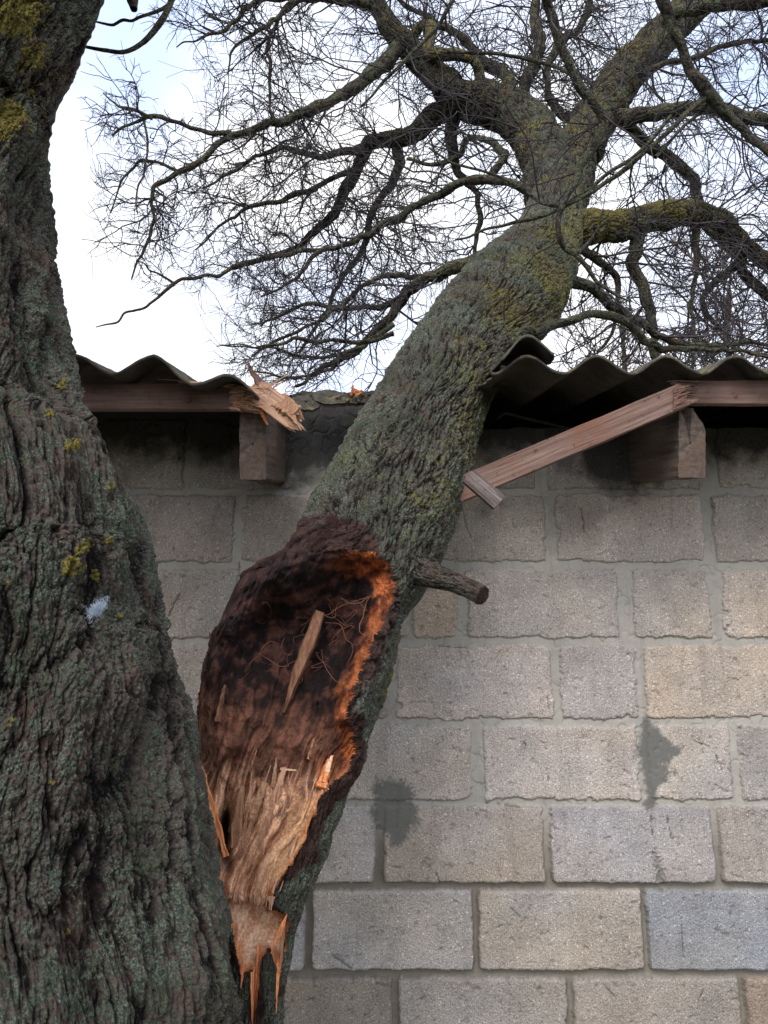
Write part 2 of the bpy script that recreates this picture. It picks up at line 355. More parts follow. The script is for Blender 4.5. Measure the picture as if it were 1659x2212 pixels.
# damp cement smears
def blob(poly, amp=14):
    s_ = sdf_poly(ppx, ppy, poly)+amp*fbm(P*20, 4, 55.)+9*perlin(P*160); return sm(-9, 9, s_)
sm1 = np.maximum(blob([(805, 1690), (850, 1680), (893, 1690), (890, 1726), (900, 1770), (880, 1815), (850, 1822), (822, 1790), (800, 1750)]),
                 np.maximum(blob([(1380, 1570), (1397, 1552), (1412, 1572), (1442, 1598), (1468, 1622), (1440, 1648), (1455, 1668), (1424, 1690), (1414, 1728), (1400, 1742), (1392, 1700), (1376, 1640)], 20),
                            blob([(1406, 1838), (1416, 1850), (1432, 1885), (1434, 1908), (1412, 1900)], 3)))
col = col*(1-sm1[..., None])+np.array(srgb(112, 110, 106))*(1+.1*rough)[..., None]*sm1[..., None]; H = H*(1-.5*sm1)+.004*sm1
blk = blk*(1-sm1*.9)
# soot and damp staining down from the eave, with the eave's shade painted in
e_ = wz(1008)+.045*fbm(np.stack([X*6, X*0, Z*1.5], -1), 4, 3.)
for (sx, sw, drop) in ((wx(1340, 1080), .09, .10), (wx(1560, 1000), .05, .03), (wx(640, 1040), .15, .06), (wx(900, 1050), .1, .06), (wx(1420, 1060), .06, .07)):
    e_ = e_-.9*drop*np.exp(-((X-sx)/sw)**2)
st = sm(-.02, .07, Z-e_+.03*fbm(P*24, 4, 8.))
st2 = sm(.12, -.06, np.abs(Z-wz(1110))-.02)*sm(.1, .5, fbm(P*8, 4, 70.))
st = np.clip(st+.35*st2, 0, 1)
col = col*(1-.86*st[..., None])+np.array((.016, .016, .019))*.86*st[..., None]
streak = sm(.25, .7, fbm(np.stack([X*40, X*0, Z*4], -1), 3, 14.))*.10; col = col*(1-streak)[..., None]
dsp = sm(.5, .75, fbm(P*90, 2, 210.))*blk*.35; col = col*(1-dsp)[..., None]
# wall top outline
def topz(x):
    a = wz(846)+.010*np.array(fbm(np.stack([x*25, x*0, x*0], -1), 4, 5.))
    b = wz(926)+.008*np.array(fbm(np.stack([x*12, x*0, x*0], -1), 3, 15.))
    t1 = sm(wx(560, 850), wx(660, 850), x); t2 = sm(wx(960, 880), wx(1000, 880), x)
    return np.where(x < wx(760, 850), wz(880)*(1-t1)+a*t1, a*(1-t2)+b*t2)
tz = topz(xs_); Zc = np.minimum(Z, tz[None, :])
V = np.stack([X, WY-H, Zc], -1)
back = np.stack([xs_, xs_*0+WY+.19, tz], -1)[None]; back2 = back.copy(); back2[..., 2] = -.05
V = np.concatenate([V, back, back2], 0)
col = np.concatenate([col, col[-1:], col[-1:]], 0); blk = np.concatenate([blk, blk[-1:]*0, blk[-1:]*0], 0)
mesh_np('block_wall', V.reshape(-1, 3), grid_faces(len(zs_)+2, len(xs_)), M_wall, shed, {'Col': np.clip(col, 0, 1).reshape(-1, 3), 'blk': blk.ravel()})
def box_np(x0, x1, y0, y1, z0, z1):
    v = np.array([(x, y, z) for z in (z0, z1) for y in (y0, y1) for x in (x0, x1)], float)
    f = np.array([(0, 2, 3, 1), (4, 5, 7, 6), (0, 1, 5, 4), (2, 6, 7, 3), (0, 4, 6, 2), (1, 3, 7, 5)]); return v, f
def plain_wall(*a):
    v, f = box_np(*a); n = len(v)
    o = mesh_np('block_wall', v, f, M_wall, shed, {'Col': np.tile(srgb(138, 132, 124), (n, 1)), 'blk': np.ones(n)}, False); return o
plain_wall(-3.4, -3.2, 2.0, 5.2, -.05, 2.3); plain_wall(3.2, 3.4, 2.0, 5.2, -.05, 2.3); plain_wall(-3.2, 3.2, 5.0, 5.2, -.05, 2.8)

# ------------------------------------------------------------------ roof sheets
SL = R(11)
def sheet(name, x0, x1, ya, yb, zed, pitch=.15, x_cr=0., amp=.019, droop=None, th=.0065, nx=None, ny=60, jag=(0, 0), parent=shed, yaw=0, roll=0, seed=0., origin=None):
    nx = nx or int((x1-x0)/.006)+2
    u = np.linspace(x0, x1, nx); v = np.linspace(0, yb-ya, ny)**1.0
    U, Vv = np.meshgrid(u, v)
    q = np.stack([U*0+seed, Vv*9, U*3], -1)
    U2 = U+jag[0]*fbm(q, 4, 2.)*sm(.1, 0, U-x0)+jag[1]*fbm(q, 4, 8.)*sm(.1, 0, x1-U)
    Yv = Vv+.006*fbm(np.stack([U*25, Vv*0, U*0+seed], -1), 4)*sm(.05, 0, Vv)
    prof = amp*np.cos(2*math.pi*(U2-x_cr)/pitch)
    Zt = prof+Yv*math.tan(SL)+.0015*fbm(np.stack([U*40, Vv*40, U*0], -1), 3, seed)
    if droop is not None: Zt = Zt+droop(U2, Yv)
    top = np.stack([U2, Yv, Zt+th/2], -1); bot = np.stack([U2, Yv, Zt-th/2], -1)
    n = nx*ny; Vx = np.concatenate([top.reshape(-1, 3), bot.reshape(-1, 3)])
    f = grid_faces(ny, nx); fs = [f, f[:, ::-1]+n]
    idx = np.arange(n).reshape(ny, nx)
    for e in (idx[0], idx[-1][::-1], idx[:, -1], idx[:, 0][::-1]):
        fs.append(np.stack([e[:-1], e[:-1]+n, e[1:]+n, e[1:]], -1))
    c0 = np.array(origin) if origin is not None else np.zeros(3)
    if yaw or roll:
        Rm = np.array((Matrix.Rotation(yaw, 3, 'Z') @ Matrix.Rotation(roll, 3, 'Y')))
        ctr = np.array([(x0+x1)/2, 0, 0]); Vx = (Vx-ctr) @ Rm.T+ctr
    Vx = Vx+np.array([0, ya, zed])+c0
    at_ = np.concatenate([np.ones(n), np.zeros(n)])
    return mesh_np(name, Vx, np.concatenate(fs), M_roof, parent, {'top': at_})
ez = CAMZ+.608
XL = lambda px, Y=1.565, py=790: at(px, py, Y)[0]
sheet('roof_sheet', -1.6, XL(546, 1.53), 1.53, 2.02, ez-.013, .165, XL(330, 1.53), .0205, droop=lambda u, y: -.27*np.maximum(0, u-XL(330, 1.53))+.02*np.maximum(0, y-.2)*0, jag=(0, .05), seed=1.)
sheet('roof_sheet', -3.4, -1.56, 1.53, 2.3, ez-.004, .165, 0, seed=2.)
sheet('roof_sheet', XL(1058), 3.4, 1.565, 2.35, ez, .1492, XL(1290), .0195, jag=(.03, 0), seed=3.)
sheet('roof_sheet', -3.4, 3.4, 2.25, 5.4, ez+.145, .15, 0, ny=20, seed=4.)
o = sheet('roof_fragment', XL(1080), XL(1192), 1.535, 1.86, ez+.027, .141, XL(1137), .027, jag=(.015, .008), parent=None, roll=R(-3), seed=5., ny=60)
tag(o, 'curled end of a mossy wavy roof sheet lifted beside the leaning trunk', 'roof piece', 'broken pieces of roof sheet')
# broken fragments lying on the wall top between the splintered board and the trunk
def fragment(label, pts, Y, th=.008, bend=.02, rot=0, matl=None, seed=0.):
    c = at(sum(p[0] for p in pts)/len(pts), sum(p[1] for p in pts)/len(pts), Y)
    n = 26; rr = np.linspace(0, 1, 12)
    P3 = np.array([at(a, b, Y) for a, b in pts]); Q, _ = catmull(np.vstack([P3, P3[:1]]), 80); Q = Q[:-1]
    Q = Q+.004*np.stack([fbm(Q*60, 3, seed), Q[:, 0]*0, fbm(Q*60, 3, seed+9)], -1)
    rings = [c+(Q-c)*r for r in rr[1:][::-1]]; G = np.array(rings)
    ang = R(rot); L = G-c
    # tip the slab back so it lies at an angle with its upper face turned to the sky
    L2 = L.copy(); L2[..., 1] = L[..., 2]*math.sin(ang)+bend*np.sin(L[..., 0]*38); L2[..., 2] = L[..., 2]*math.cos(ang)
    G = c+L2; m_ = G.shape[1]
    nrm = np.array([0, -math.cos(ang)*.0-math.sin(ang)*.2-.8, math.sin(ang)]); nrm /= np.linalg.norm(nrm)
    G = G+nrm*(.004*fbm(G*45, 3, seed)[..., None])
    A = G.reshape(-1, 3)+nrm*th/2; B = G.reshape(-1, 3)-nrm*th/2; n_ = len(A)
    f = grid_faces(len(rings), m_, True); idx = np.arange(m_)
    rim = np.stack([idx, (idx+1) % m_, (idx+1) % m_+n_, idx+n_], -1)
    o = mesh_np('roof_fragment', np.vstack([A, B]), np.concatenate([f, f[:, ::-1]+n_, rim]), matl or M_roof, None, {'top': np.concatenate([np.ones(n_), np.zeros(n_)])})
    return tag(o, label, 'roof piece', 'broken pieces of roof sheet')
fragment('yellow green mossy roof sheet fragment lying on the wall top between splinters and trunk', [(672, 850), (700, 838), (735, 842), (755, 862), (745, 880), (705, 884), (680, 872)], 1.86, .012, .006, 35, seed=3.)
fragment('small black roof fragment right of the splintered board end', [(632, 862), (655, 850), (682, 862), (690, 880), (668, 892), (640, 885)], 1.84, .01, .01, 25, seed=8.)
fragment('curved grey roof fragment touching the left side of the leaning trunk', [(748, 868), (775, 850), (800, 838), (826, 836), (822, 862), (790, 880), (755, 884)], 1.9, .01, .012, 30, seed=12.)
fragment('thin dark roof flake poking up above the wall behind the splinters', [(590, 872), (612, 856), (640, 862), (648, 878), (612, 884)], 1.90, .008, .004, 20, seed=19.)

# ------------------------------------------------------------------ timber
def beam(name, length, wy, wz_, mat, M, parent, jag0=0, jag1=0, waney=0, seed=0., nl=90, rough_=.0012):
    """timber along local x, with splintered ends if jag"""
    # even spacing of the section outline
    S = []
    per = [(wy/2, -wz_/2), (wy/2, wz_/2), (-wy/2, wz_/2), (-wy/2, -wz_/2)]
    for k in range(4):
        a, b = np.array(per[k]), np.array(per[(k+1) % 4])
        for q in np.linspace(.03, .97, 16): S.append(a+(b-a)*q)
    S = np.array(S); m_ = len(S); S = S*np.array([1, 1])
    x = np.linspace(0, length, nl); XX = np.repeat(x[:, None], m_, 1)
    YZ = np.repeat(S[None], nl, 0)
    q = np.stack([XX*0+seed, YZ[..., 0]*90, YZ[..., 1]*90], -1)
    if jag0: XX = XX+jag0*(fbm(q, 3)+.3)*sm(.06, 0, XX)
    if jag1: XX = XX+jag1*(fbm(q+7, 3)+.0)*sm(length-.08, length, XX)
    P = np.stack([XX, YZ[..., 0], YZ[..., 1]], -1)
    nn = np.stack([XX*0, np.sign(YZ[..., 0])*(np.abs(YZ[..., 0]) > wy*.499), np.sign(YZ[..., 1])*(np.abs(YZ[..., 1]) > wz_*.499)], -1)
    P = P+nn*(rough_*fbm(np.stack([P[..., 0]*8, P[..., 1]*120, P[..., 2]*120], -1), 3, seed))[..., None]
    if waney: P[..., 1] += waney*sm(.05, .5, YZ[..., 1]/wz_)**2*(YZ[..., 0] < 0)
    V = P.reshape(-1, 3); f = grid_faces(nl, m_, True)
    extra = []; vs = [V]
    for ring, sgn in ((0, -1), (nl-1, 1)):
        base = P[ring]; ctr = base.mean(0); k0 = sum(len(a) for a in vs); prev = ring*m_+np.arange(m_)
        for r in (.8, .6, .4, .2, .04):
            R_ = ctr+(base-ctr)*r; jj = jag0 if sgn < 0 else jag1
            R_[:, 0] = base[:, 0].mean()+(base[:, 0]-base[:, 0].mean())*r+jj*.8*fbm(np.stack([R_[:, 0]*0+seed, R_[:, 1]*120, R_[:, 2]*120], -1), 2)
            vs.append(R_); cur = k0+np.arange(m_); k0 += m_
            q_ = np.stack([prev, np.roll(prev, -1), np.roll(cur, -1), cur], -1); extra.append(q_ if sgn > 0 else q_[:, ::-1]); prev = cur
    o = mesh_np(name, np.vstack(vs), np.concatenate([f]+extra), mat, parent, smooth=False)
    o.matrix_world = M
    return o
def frame(p0, p1, up=(0, 0, 1)):
    p0, p1 = Vector(p0), Vector(p1); x = (p1-p0).normalized(); y = Vector(up).cross(x).normalized(); z = x.cross(y)
    M = Matrix((x, y, z)).transposed().to_4x4(); M.translation = p0; return M, (p1-p0).length
def plank(name, p0, p1, wy, wz_, mat, parent=None, **k):
    M, L = frame(p0, p1); return beam(name, L, wy, wz_, mat, M, parent, **k)
def shards(name, lst, mat, parent=None, seed=0):
    """flat tapering splinters: (p0, p1, width, thick, tip) in one mesh"""
    vs, fs, n0 = [], [], 0; r = random.Random(seed)
    for (p0, p1, wd, tk, tip) in lst:
        p0, p1 = Vector(p0), Vector(p1); d = (p1-p0); L = d.length; d.normalize()
        up = Vector((0, -1, .15)); s = d.cross(up).normalized(); up = s.cross(d).normalized()
        N = 14; ring = []
        for i in range(N+1):
            t = i/N; c = p0+d*(L*t)+up*(.05*L*math.sin(t*3+r.random()*.2)); ww = wd*(1-t)+wd*tip*t if not isinstance(tip, tuple) else wd*float(np.interp(t, np.linspace(0, 1, len(tip)), tip))
            ww *= 1+r.uniform(-.14, .14); c += s*r.uniform(-.05, .05)*wd
            for (a, b) in ((-.5, -.3), (-.35, .5), (0, .35), (.4, .55), (.5, -.4)):
                vs.append(c+s*(a*ww)+up*(b*tk*(1-.6*t)+r.uniform(-.1, .1)*tk))
        m_ = 5
        for i in range(N):
            for j in range(m_):
                fs.append((n0+i*m_+j, n0+i*m_+(j+1) % m_, n0+(i+1)*m_+(j+1) % m_, n0+(i+1)*m_+j))
        for e in (0, N):
            b = n0+e*m_; fs.append((b, b+1, b+2, b+3)); fs.append((b, b+3, b+4, b+4))
        n0 += (N+1)*m_
    q = [f for f in fs if len(set(f)) == 4]; t3 = [f[:3] for f in fs if len(set(f)) == 3]
    o = mesh_np(name, np.array([tuple(v) for v in vs]), [np.array(q), np.array(t3)], mat, parent, smooth=False)
    return o
def rafter(px0, px1, ytop, ybot, mat, waney=0):
    Yf = 1.655; a = at((px0+px1)/2, ytop, Yf); b = at((px0+px1)/2, ybot, Yf)
    wd = at(px1, ytop, Yf)[0]-at(px0, ytop, Yf)[0]; hh = a[2]-b[2]
    c = (a+b)/2; d = np.array([0, math.cos(SL), math.sin(SL)])
    return plank('rafter', c, c+d*1.6, wd, hh, mat, shed, seed=px0*.01, nl=140, rough_=.002, waney=waney)
rafter(518, 574, 886, 1034, M_rafter); rafter(1466, 1524, 884, 1030, M_rafter, waney=.026)
for px in (-480, 2450, 3400): rafter(px, px+56, 886, 1034, M_rafter)
# left eave board with its torn end
lb = plank('eave_board', at(-1500, 859, 1.636), at(512, 859, 1.636), .022, .0585, M_board, shed, jag1=.02, nl=300, seed=1.)
sp = []
r = random.Random(4)
for i in range(190):                                                # brush of torn fibres at the break
    y = r.uniform(838, 886); x = r.uniform(495, 545); l = r.uniform(12, 48)*(1.0 if y < 870 else .6)
    sp.append((at(x, y, 1.612), at(x+l, y+r.uniform(-6, 8), 1.600+r.uniform(-.02, .03)), r.uniform(.002, .0065), r.uniform(.002, .005), r.uniform(.1, .8)))
for i in range(14):                                                  # long slivers lifting off the upper edge
    x = r.uniform(380, 470); sp.append((at(x+60, 836, 1.63), at(x, 826+r.uniform(-4, 4), 1.62), .003, .002, .2))
sp.append((at(505, 838, 1.62), at(340, 820, 1.615), .005, .002, .15))
sp.append((at(505, 834, 1.62), at(385, 826, 1.61), .006, .002, .2))
shards('torn_fibres', sp, M_fresh, lb, 3).matrix_parent_inverse = lb.matrix_world.inverted()
# short torn piece of the same board hanging over the rafter end
tp = thing('splintered_board_end', 'torn orange brown end of eave board splayed over the left rafter', 'broken board')
sp = []
for i in range(130):
    t = i/129; bx = 545+t*75+r.uniform(-6, 6); by = 835+t*42+r.uniform(-8, 8); l = r.uniform(18, 46)
    sp.append((at(bx, by, 1.60+r.uniform(-.01, .02)), at(bx+l*.8+t*6, by+l*.75, 1.59+r.uniform(-.02, .03)), r.uniform(.002, .009), r.uniform(.002, .006), r.uniform(.15, .9)))
for i in range(14):
    x = r.uniform(520, 600); y = r.uniform(828, 880); a = r.uniform(-.9, .7); l = r.uniform(25, 60)
    sp.append((at(x, y, 1.59), at(x+l*math.cos(a), y+l*math.sin(a), 1.56+r.uniform(-.02, .02)), r.uniform(.002, .005), .003, .15))
for i in range(30):
    x = r.uniform(518, 560); y = r.uniform(845, 892); l = r.uniform(15, 45)
    sp.append((at(x, y, 1.60), at(x+l, y+l*r.uniform(-.1, .35), 1.59), r.uniform(.004, .009), .004, .5))
shards('torn_fibres', sp, M_fresh, tp, 5)
shards('splinter', [(at(585, 862, 1.60), at(533, 786, 1.56), .034, .012, .12)], M_boardo, tp, 8)
shards('splinter', [(at(600, 858, 1.585), at(652, 930, 1.55), .030, .010, .1)], M_sh_tan, tp, 9)
shards('splinter', [(at(600, 866, 1.58), at(640, 890, 1.56), .05, .014, .6)], M_sh_tan, tp, 29)
shards('splinter', [(at(560, 878, 1.59), at(578, 918, 1.60), .014, .006, .35), (at(572, 880, 1.59), at(590, 905, 1.6), .012, .006, .2)], M_sh_or, tp, 10)
o = plank('plank_piece', at(548, 838, 1.585), at(636, 905, 1.575), .018, .05, M_fresh, tp, jag0=.03, jag1=.04, seed=5.)
# right eave board and the length that snapped down against the trunk
rb = plank('eave_board', at(1478, 850, 1.636), at(3300, 848, 1.636), .022, .053, M_board, shed, jag0=-.03, nl=300, seed=2.)
sp = []
for i in range(26):
    y = r.uniform(824, 872); sp.append((at(1500, y, 1.624), at(1500-r.uniform(14, 46), y+r.uniform(-3, 3), 1.618), .004, .003, .3))
sp.append((at(1510, 826, 1.62), at(1440, 824, 1.615), .006, .003, .2))
shards('torn_fibres', sp, M_boardo, rb, 6).matrix_parent_inverse = rb.matrix_world.inverted()
bb = thing('snapped_board', 'reddish board snapped from the right eave, slanting down to the trunk', 'broken board')
plank('plank', at(1478, 853, 1.615), at(985, 1062, 1.66), .022, .053, M_boardo, bb, jag0=.02, nl=200, seed=3.)
sp = []
for i in range(24):
    y = r.uniform(-22, 22); sp.append((at(1455, 862+y, 1.60), at(1455+r.uniform(10, 38), 850+y*.9, 1.597), .004, .003, .3))
shards('torn_fibres', sp, M_boardo, bb, 7)
o = plank('wood_offcut', at(1010, 1028, 1.56), at(1078, 1087, 1.56), .02, .034, M_grey, None, jag0=.002, seed=6., nl=50)
tag(o, 'short weathered grey offcut hanging under the snapped board by the trunk', 'wood piece')
r = random.Random(31); sp = []
for i in range(150):                                                # bark crumbs, twigs and chips along the broken edge
    x = r.uniform(600, 830); y = 868-.12*(x-600)*.3+r.uniform(-12, 10); l = r.uniform(4, 20)
    sp.append((at(x, y, 1.9+r.uniform(-.05, .06)), at(x+l, y+r.uniform(-8, 8), 1.9+r.uniform(-.05, .06)), r.uniform(.003, .011), r.uniform(.003, .008), r.uniform(.1, .9)))
o = shards('debris', sp, M_litter, None, 14); tag(o, 'dark bark crumbs and roof crumbs strewn along the broken wall top', 'debris', kind='stuff')
sp = [(at(765+r.uniform(-8, 10), 852+r.uniform(-6, 6), 1.86), at(770+r.uniform(-14, 16), 838+r.uniform(-6, 10), 1.85), .008, .005, .4) for i in range(7)]
o = shards('wood_chip', sp, M_sh_or, None, 15); tag(o, 'small bright orange splinter of wood lying on the wall top near the trunk', 'wood chip')
# thin pipe in the dark gap above the wall
def tube_simple(name, pts, rad, mat, parent, k=10, n=60, wob=0, seed=0.):
    Q, s = catmull(np.array(pts), n); rad = np.interp(np.linspace(0, 1, n), np.linspace(0, 1, len(rad)), rad)
    V, f, _ = tube_geo(Q, rad, k); 
    if wob: V = V+wob*np.stack([fbm(V*30, 2, seed), fbm(V*30, 2, seed+5), fbm(V*30, 2, seed+9)], -1)
    return mesh_np(name, V.reshape(-1, 3), f, mat, parent, {'h': np.full(V.size//3, .5), 'yel': np.zeros(V.size//3), 'dead': np.zeros(V.size//3)})
def tube_geo(Q, rad, k, phis=None, rad2=None):
    n = len(Q); T = np.gradient(Q, axis=0); T /= np.linalg.norm(T, axis=1)[:, None]
    ref = np.array([0, 1., 0]); U = np.cross(ref, T); bad = np.linalg.norm(U, axis=1) < .15
    U = np.where(bad[:, None], np.cross(np.array([0, 0, 1.]), T), U); U /= np.linalg.norm(U, axis=1)[:, None]
    for i in range(1, n):
        if (U[i]*U[i-1]).sum() < 0: U[i] = -U[i]
    W = -np.cross(T, U); ph = np.linspace(0, 2*math.pi, k, endpoint=False) if phis is None else phis
    r2 = rad if rad2 is None else rad2
    P = Q[:, None]+(rad[:, None]*np.cos(ph))[..., None]*U[:, None]+(r2[:, None]*np.sin(ph))[..., None]*W[:, None]
    return P, grid_faces(n, len(ph), True)[:, ::-1], (T, U, W, ph)
tube_simple('pipe', [at(1075, 905, 2.06), at(1092, 893, 2.05), at(1120, 900, 2.05), at(1235, 928, 2.04)], [.004, .005, .005, .005], M_pipe, shed)

# ------------------------------------------------------------------ bark relief on trunks
def bark_relief(ph, s, Rm, f=30., D=.012, stretch=.2, twist=0., seed=0.):
    a = ph+twist*s; q = np.stack([np.cos(a)*Rm, np.sin(a)*Rm, s+0*a], -1)
    qw = q*np.array([7, 7, 3.]); wq = np.stack([fbm(qw, 2, seed+1), fbm(qw, 2, seed+2), fbm(qw, 2, seed+3)], -1)
    q2 = (q+.028*wq)*np.array([1, 1, stretch])
    n1 = fbm(q2*f, 3, seed); n2 = fbm(q2*f*2.3*np.array([1, 1, 1.4]), 2, seed+4); n4 = perlin(q2*f*5*np.array([1, 1, 2.2])+seed+14)
    c1 = np.exp(-np.abs(n1)/.10); c2 = np.exp(-np.abs(n2)/.12); c3 = np.exp(-(n4/.16)**2)
    cr = perlin(q*np.array([1, 1, 1.6])*f*1.6+seed+30); c5 = np.exp(-(cr/.05)**2)
    n3 = fbm(q*np.array([1, 1, .5])*f*3.2, 4, seed+7); n5 = perlin(q*f*14+seed)
    h = .92-.52*c1-.30*c2-.14*c3-.14*c5+.14*n3+.06*n5+.12*fbm(q2*f*.7, 2, seed+40)
    return D*h, np.clip(h, 0, 1)
def put_trunk(name, ctrl, n, k, mat, parent, f, D, stretch=.2, twist=0., seed=0., low=.012, phis=None, flat=1., yel=None, dead=None, dens=None):
    """ctrl rows: x, y, z, radius"""
    Q, s = catmull(np.array(ctrl), n, dens); rad = Q[:, 3]; Q = Q[:, :3]
    P, fcs, (T, U, W, ph) = tube_geo(Q, rad, k, phis, rad*flat)
    N = np.cos(ph)[None, :, None]*U[:, None]+np.sin(ph)[None, :, None]*W[:, None]
    PH = np.repeat(ph[None], n, 0); S = np.repeat(s[:, None], len(ph), 1)
    d, h = bark_relief(PH, S, float(rad.mean()), f, D, stretch, twist, seed)
    d = d+low*fbm(P*6, 3, seed+50)
    return P, N, d, h, fcs, PH, S, rad
def smooth1(a, w=31):
    k = np.ones(w)/w; return np.convolve(np.pad(a, w//2, mode='edge'), k, 'valid')
def fit_edges(P, N, d, ctrl, n, phv, flat, tl, tr, right_only=False, it=4, dens=None):
    """move and scale the rings so the outline has the girth measured on the photograph"""
    C3 = np.array(ctrl)[:, :3]; T_, _ = catmull(np.hstack([C3, np.array(tl), np.array(tr)]), n, dens); Q = T_[:, :3]
    T = np.gradient(Q, axis=0); T /= np.linalg.norm(T, axis=1)[:, None]; U = np.cross(np.array([0, 1., 0]), T); U /= np.linalg.norm(U, axis=1)[:, None]; W = -np.cross(T, U)
    rd = np.zeros(n)
    for k in range(it):
        S = P+N*d[..., None]; x, y, dp = proj(S); cx_, cy_ = x.mean(1), y.mean(1); ax, ay = smooth1(np.gradient(cx_), 61), smooth1(np.gradient(cy_), 61)
        l_ = np.hypot(ax, ay); nx_, ny_ = -ay/l_, ax/l_; q = x*nx_[:, None]+y*ny_[:, None]; dm = dp.mean(1)
        eR = smooth1(T_[:, 5]*nx_+T_[:, 6]*ny_-q.max(1)); eL = smooth1(T_[:, 3]*nx_+T_[:, 4]*ny_-q.min(1))
        if right_only: sh, dr = eR*dm/F*sm(250, 600, cy_), eR*0
        else: sh, dr = (eR+eL)/2*dm/F, (eR-eL)/2*dm/F
        P = P+U[:, None]*sh[:, None, None]+dr[:, None, None]*(np.cos(phv)[None, :, None]*U[:, None]+flat*np.sin(phv)[None, :, None]*W[:, None]); rd += dr
    print('fit', np.abs(eR).mean(), np.abs(eL).mean()); return P, rd
def finish(name, P, fcs, mat, parent, attrs): return mesh_np(name, P.reshape(-1, 3), fcs, mat, parent, {k: v.ravel() for k, v in attrs.items()})

# ------------------------------------------------------------------ standing tree (left, near)
T1 = thing('standing_tree', 'thick dark furrowed trunk with grey green and yellow lichen at the left', 'tree')
def px_ctrl(rows):
    out = []
    for (xl, xr, y, Y) in rows:
        c = at((xl+xr)/2, y, Y); d = proj(c)[2]; out.append((*c, (xr-xl)/2*d/F))
    return out
rowsL = [(-620, 560, 3300, .98), (-560, 522, 2500, 1.0), (-530, 508, 2212, 1.0), (-500, 500, 2050, 1.0), (-480, 482, 1900, 1.01), (-465, 436, 1720, 1.02), (-460, 395, 1540, 1.03), (-450, 362, 1380, 1.04),
         (-440, 345, 1250, 1.05), (-432, 318, 1140, 1.05), (-420, 250, 1040, 1.06), (-410, 205, 930, 1.07), (-405, 168, 800, 1.08), (-400, 138, 650, 1.09), (-400, 118, 500, 1.1), (-395, 106, 380, 1.12), (-390, 114, 270, 1.13), (-360, 145, 170, 1.13), (-320, 185, 60, 1.14), (-280, 235, -60, 1.15), (-230, 285, -220, 1.17), (-180, 330, -440, 1.2)]
front = np.linspace(R(-35), R(120), 860, endpoint=False); rest = np.linspace(R(120), R(325), 130, endpoint=False)
DN = (.05, 1, .93, len(rowsL)-3)
P, N, d, h, fcs, PH, S, rad = put_trunk('trunk', px_ctrl(rowsL), 1350, 0, None, None, 31., .019, .20, .50, 11., .016, phis=np.concatenate([front, rest]), dens=DN)
d2, h2 = bark_relief(PH, S, .28, 75., .0055, .4, .3, 60.)
d3 = .016*np.exp(-np.abs(fbm(np.stack([np.cos(PH+.9*S)*.28, np.sin(PH+.9*S)*.28, S*.22], -1)*9, 2, 200.))/.07)     # a few long deep furrows
d4 = .022*fbm(np.stack([np.cos(PH+.8*S)*.28, np.sin(PH+.8*S)*.28, S*.3], -1)*8, 3, 222.)
d = d-.014+d2-d3+d4; h = np.clip(.7*h+.3*h2-d3*25, 0, 1)
P, _ = fit_edges(P, N, d, px_ctrl(rowsL), 1350, PH[0], 1., [(a, y) for a, b, y, Y in rowsL], [(b, y) for a, b, y, Y in rowsL], True, dens=DN)
sx, sy, sdp = proj(P+N*d[..., None])
lim = np.interp(sy, [-60, 0, 50, 100, 150, 180, 240, 300, 340, 400, 460, 560, 700, 800, 900, 1000, 1100, 1180, 1250, 1350], [250, 222, 205, 184, 164, 152, 118, 104, 103, 108, 116, 130, 150, 170, 202, 240, 302, 338, 350, 366])+5*fbm(np.stack([sy*.06, sy*0, sy*0], -1), 3)
ov = np.where((sy < 1340) & (np.cos(PH) > -.2), np.maximum(sx-lim, 0), 0)*sm(1340, 1240, sy); P[..., 0] -= ov*.93*sdp/F
P = P+N*d[..., None]
px, py, _ = proj(P)
yel = .62*sm(520, 200, py)*sm(240, 30, px)*(.55+.45*sm(-.2, .5, fbm(P*7, 3, 4.)))+.12
for (x, y, r_) in ((155, 1222, 30), (185, 1180, 18), (232, 1170, 14), (205, 1242, 16), (132, 830, 14), (150, 965, 18), (165, 960, 12), (105, 895, 10), (238, 1050, 12), (145, 2015, 14), (20, 1560, 12), (170, 1190, 12), (395, 1410, 8), (258, 1330, 8), (20, 1260, 8), (112, 1690, 8), (12, 260, 60), (70, 120, 40), (40, 30, 70)):
    dd = np.hypot(px-x, py-y); m_ = sm(1.25*r_, .45*r_, dd+.4*r_*fbm(P*60, 2, x*.1))
    yel = np.maximum(yel, 1.1*m_); d_ = m_
    P = P+N*(m_*.004*(1+perlin(P*250)))[..., None]
finish('trunk', P, fcs, M_bark, T1, {'h': h, 'yel': yel, 'dead': np.zeros(h.shape)})

# ------------------------------------------------------------------ leaning tree: trunk with torn hollow
T2 = thing('leaning_tree', 'lichen covered trunk torn from its neighbour and fallen over the shed roof', 'tree')
rows = [(468, 600, 2500, 1.30), (478, 606, 2330, 1.31), (482, 612, 2212, 1.32), (484, 624, 2100, 1.34), (462, 658, 1955, 1.36), (448, 702, 1855, 1.38), (428, 750, 1720, 1.41), (417, 790, 1600, 1.44), (416, 822, 1520, 1.46), (436, 860, 1428, 1.49),
        (470, 892, 1332, 1.52)]
ctrl = px_ctrl(rows)
def axis_rows(lst):
    out = []
    for (lx, ly, rx, ry, Y) in lst:
        c = at((lx+rx)/2, (ly+ry)/2, Y); d = proj(c)[2]; out.append((*c, math.hypot(lx-rx, ly-ry)/2*d/F))
    return out
tl = [(a, y) for a, b, y, Y in rows]; tr = [(b, y) for a, b, y, Y in rows]
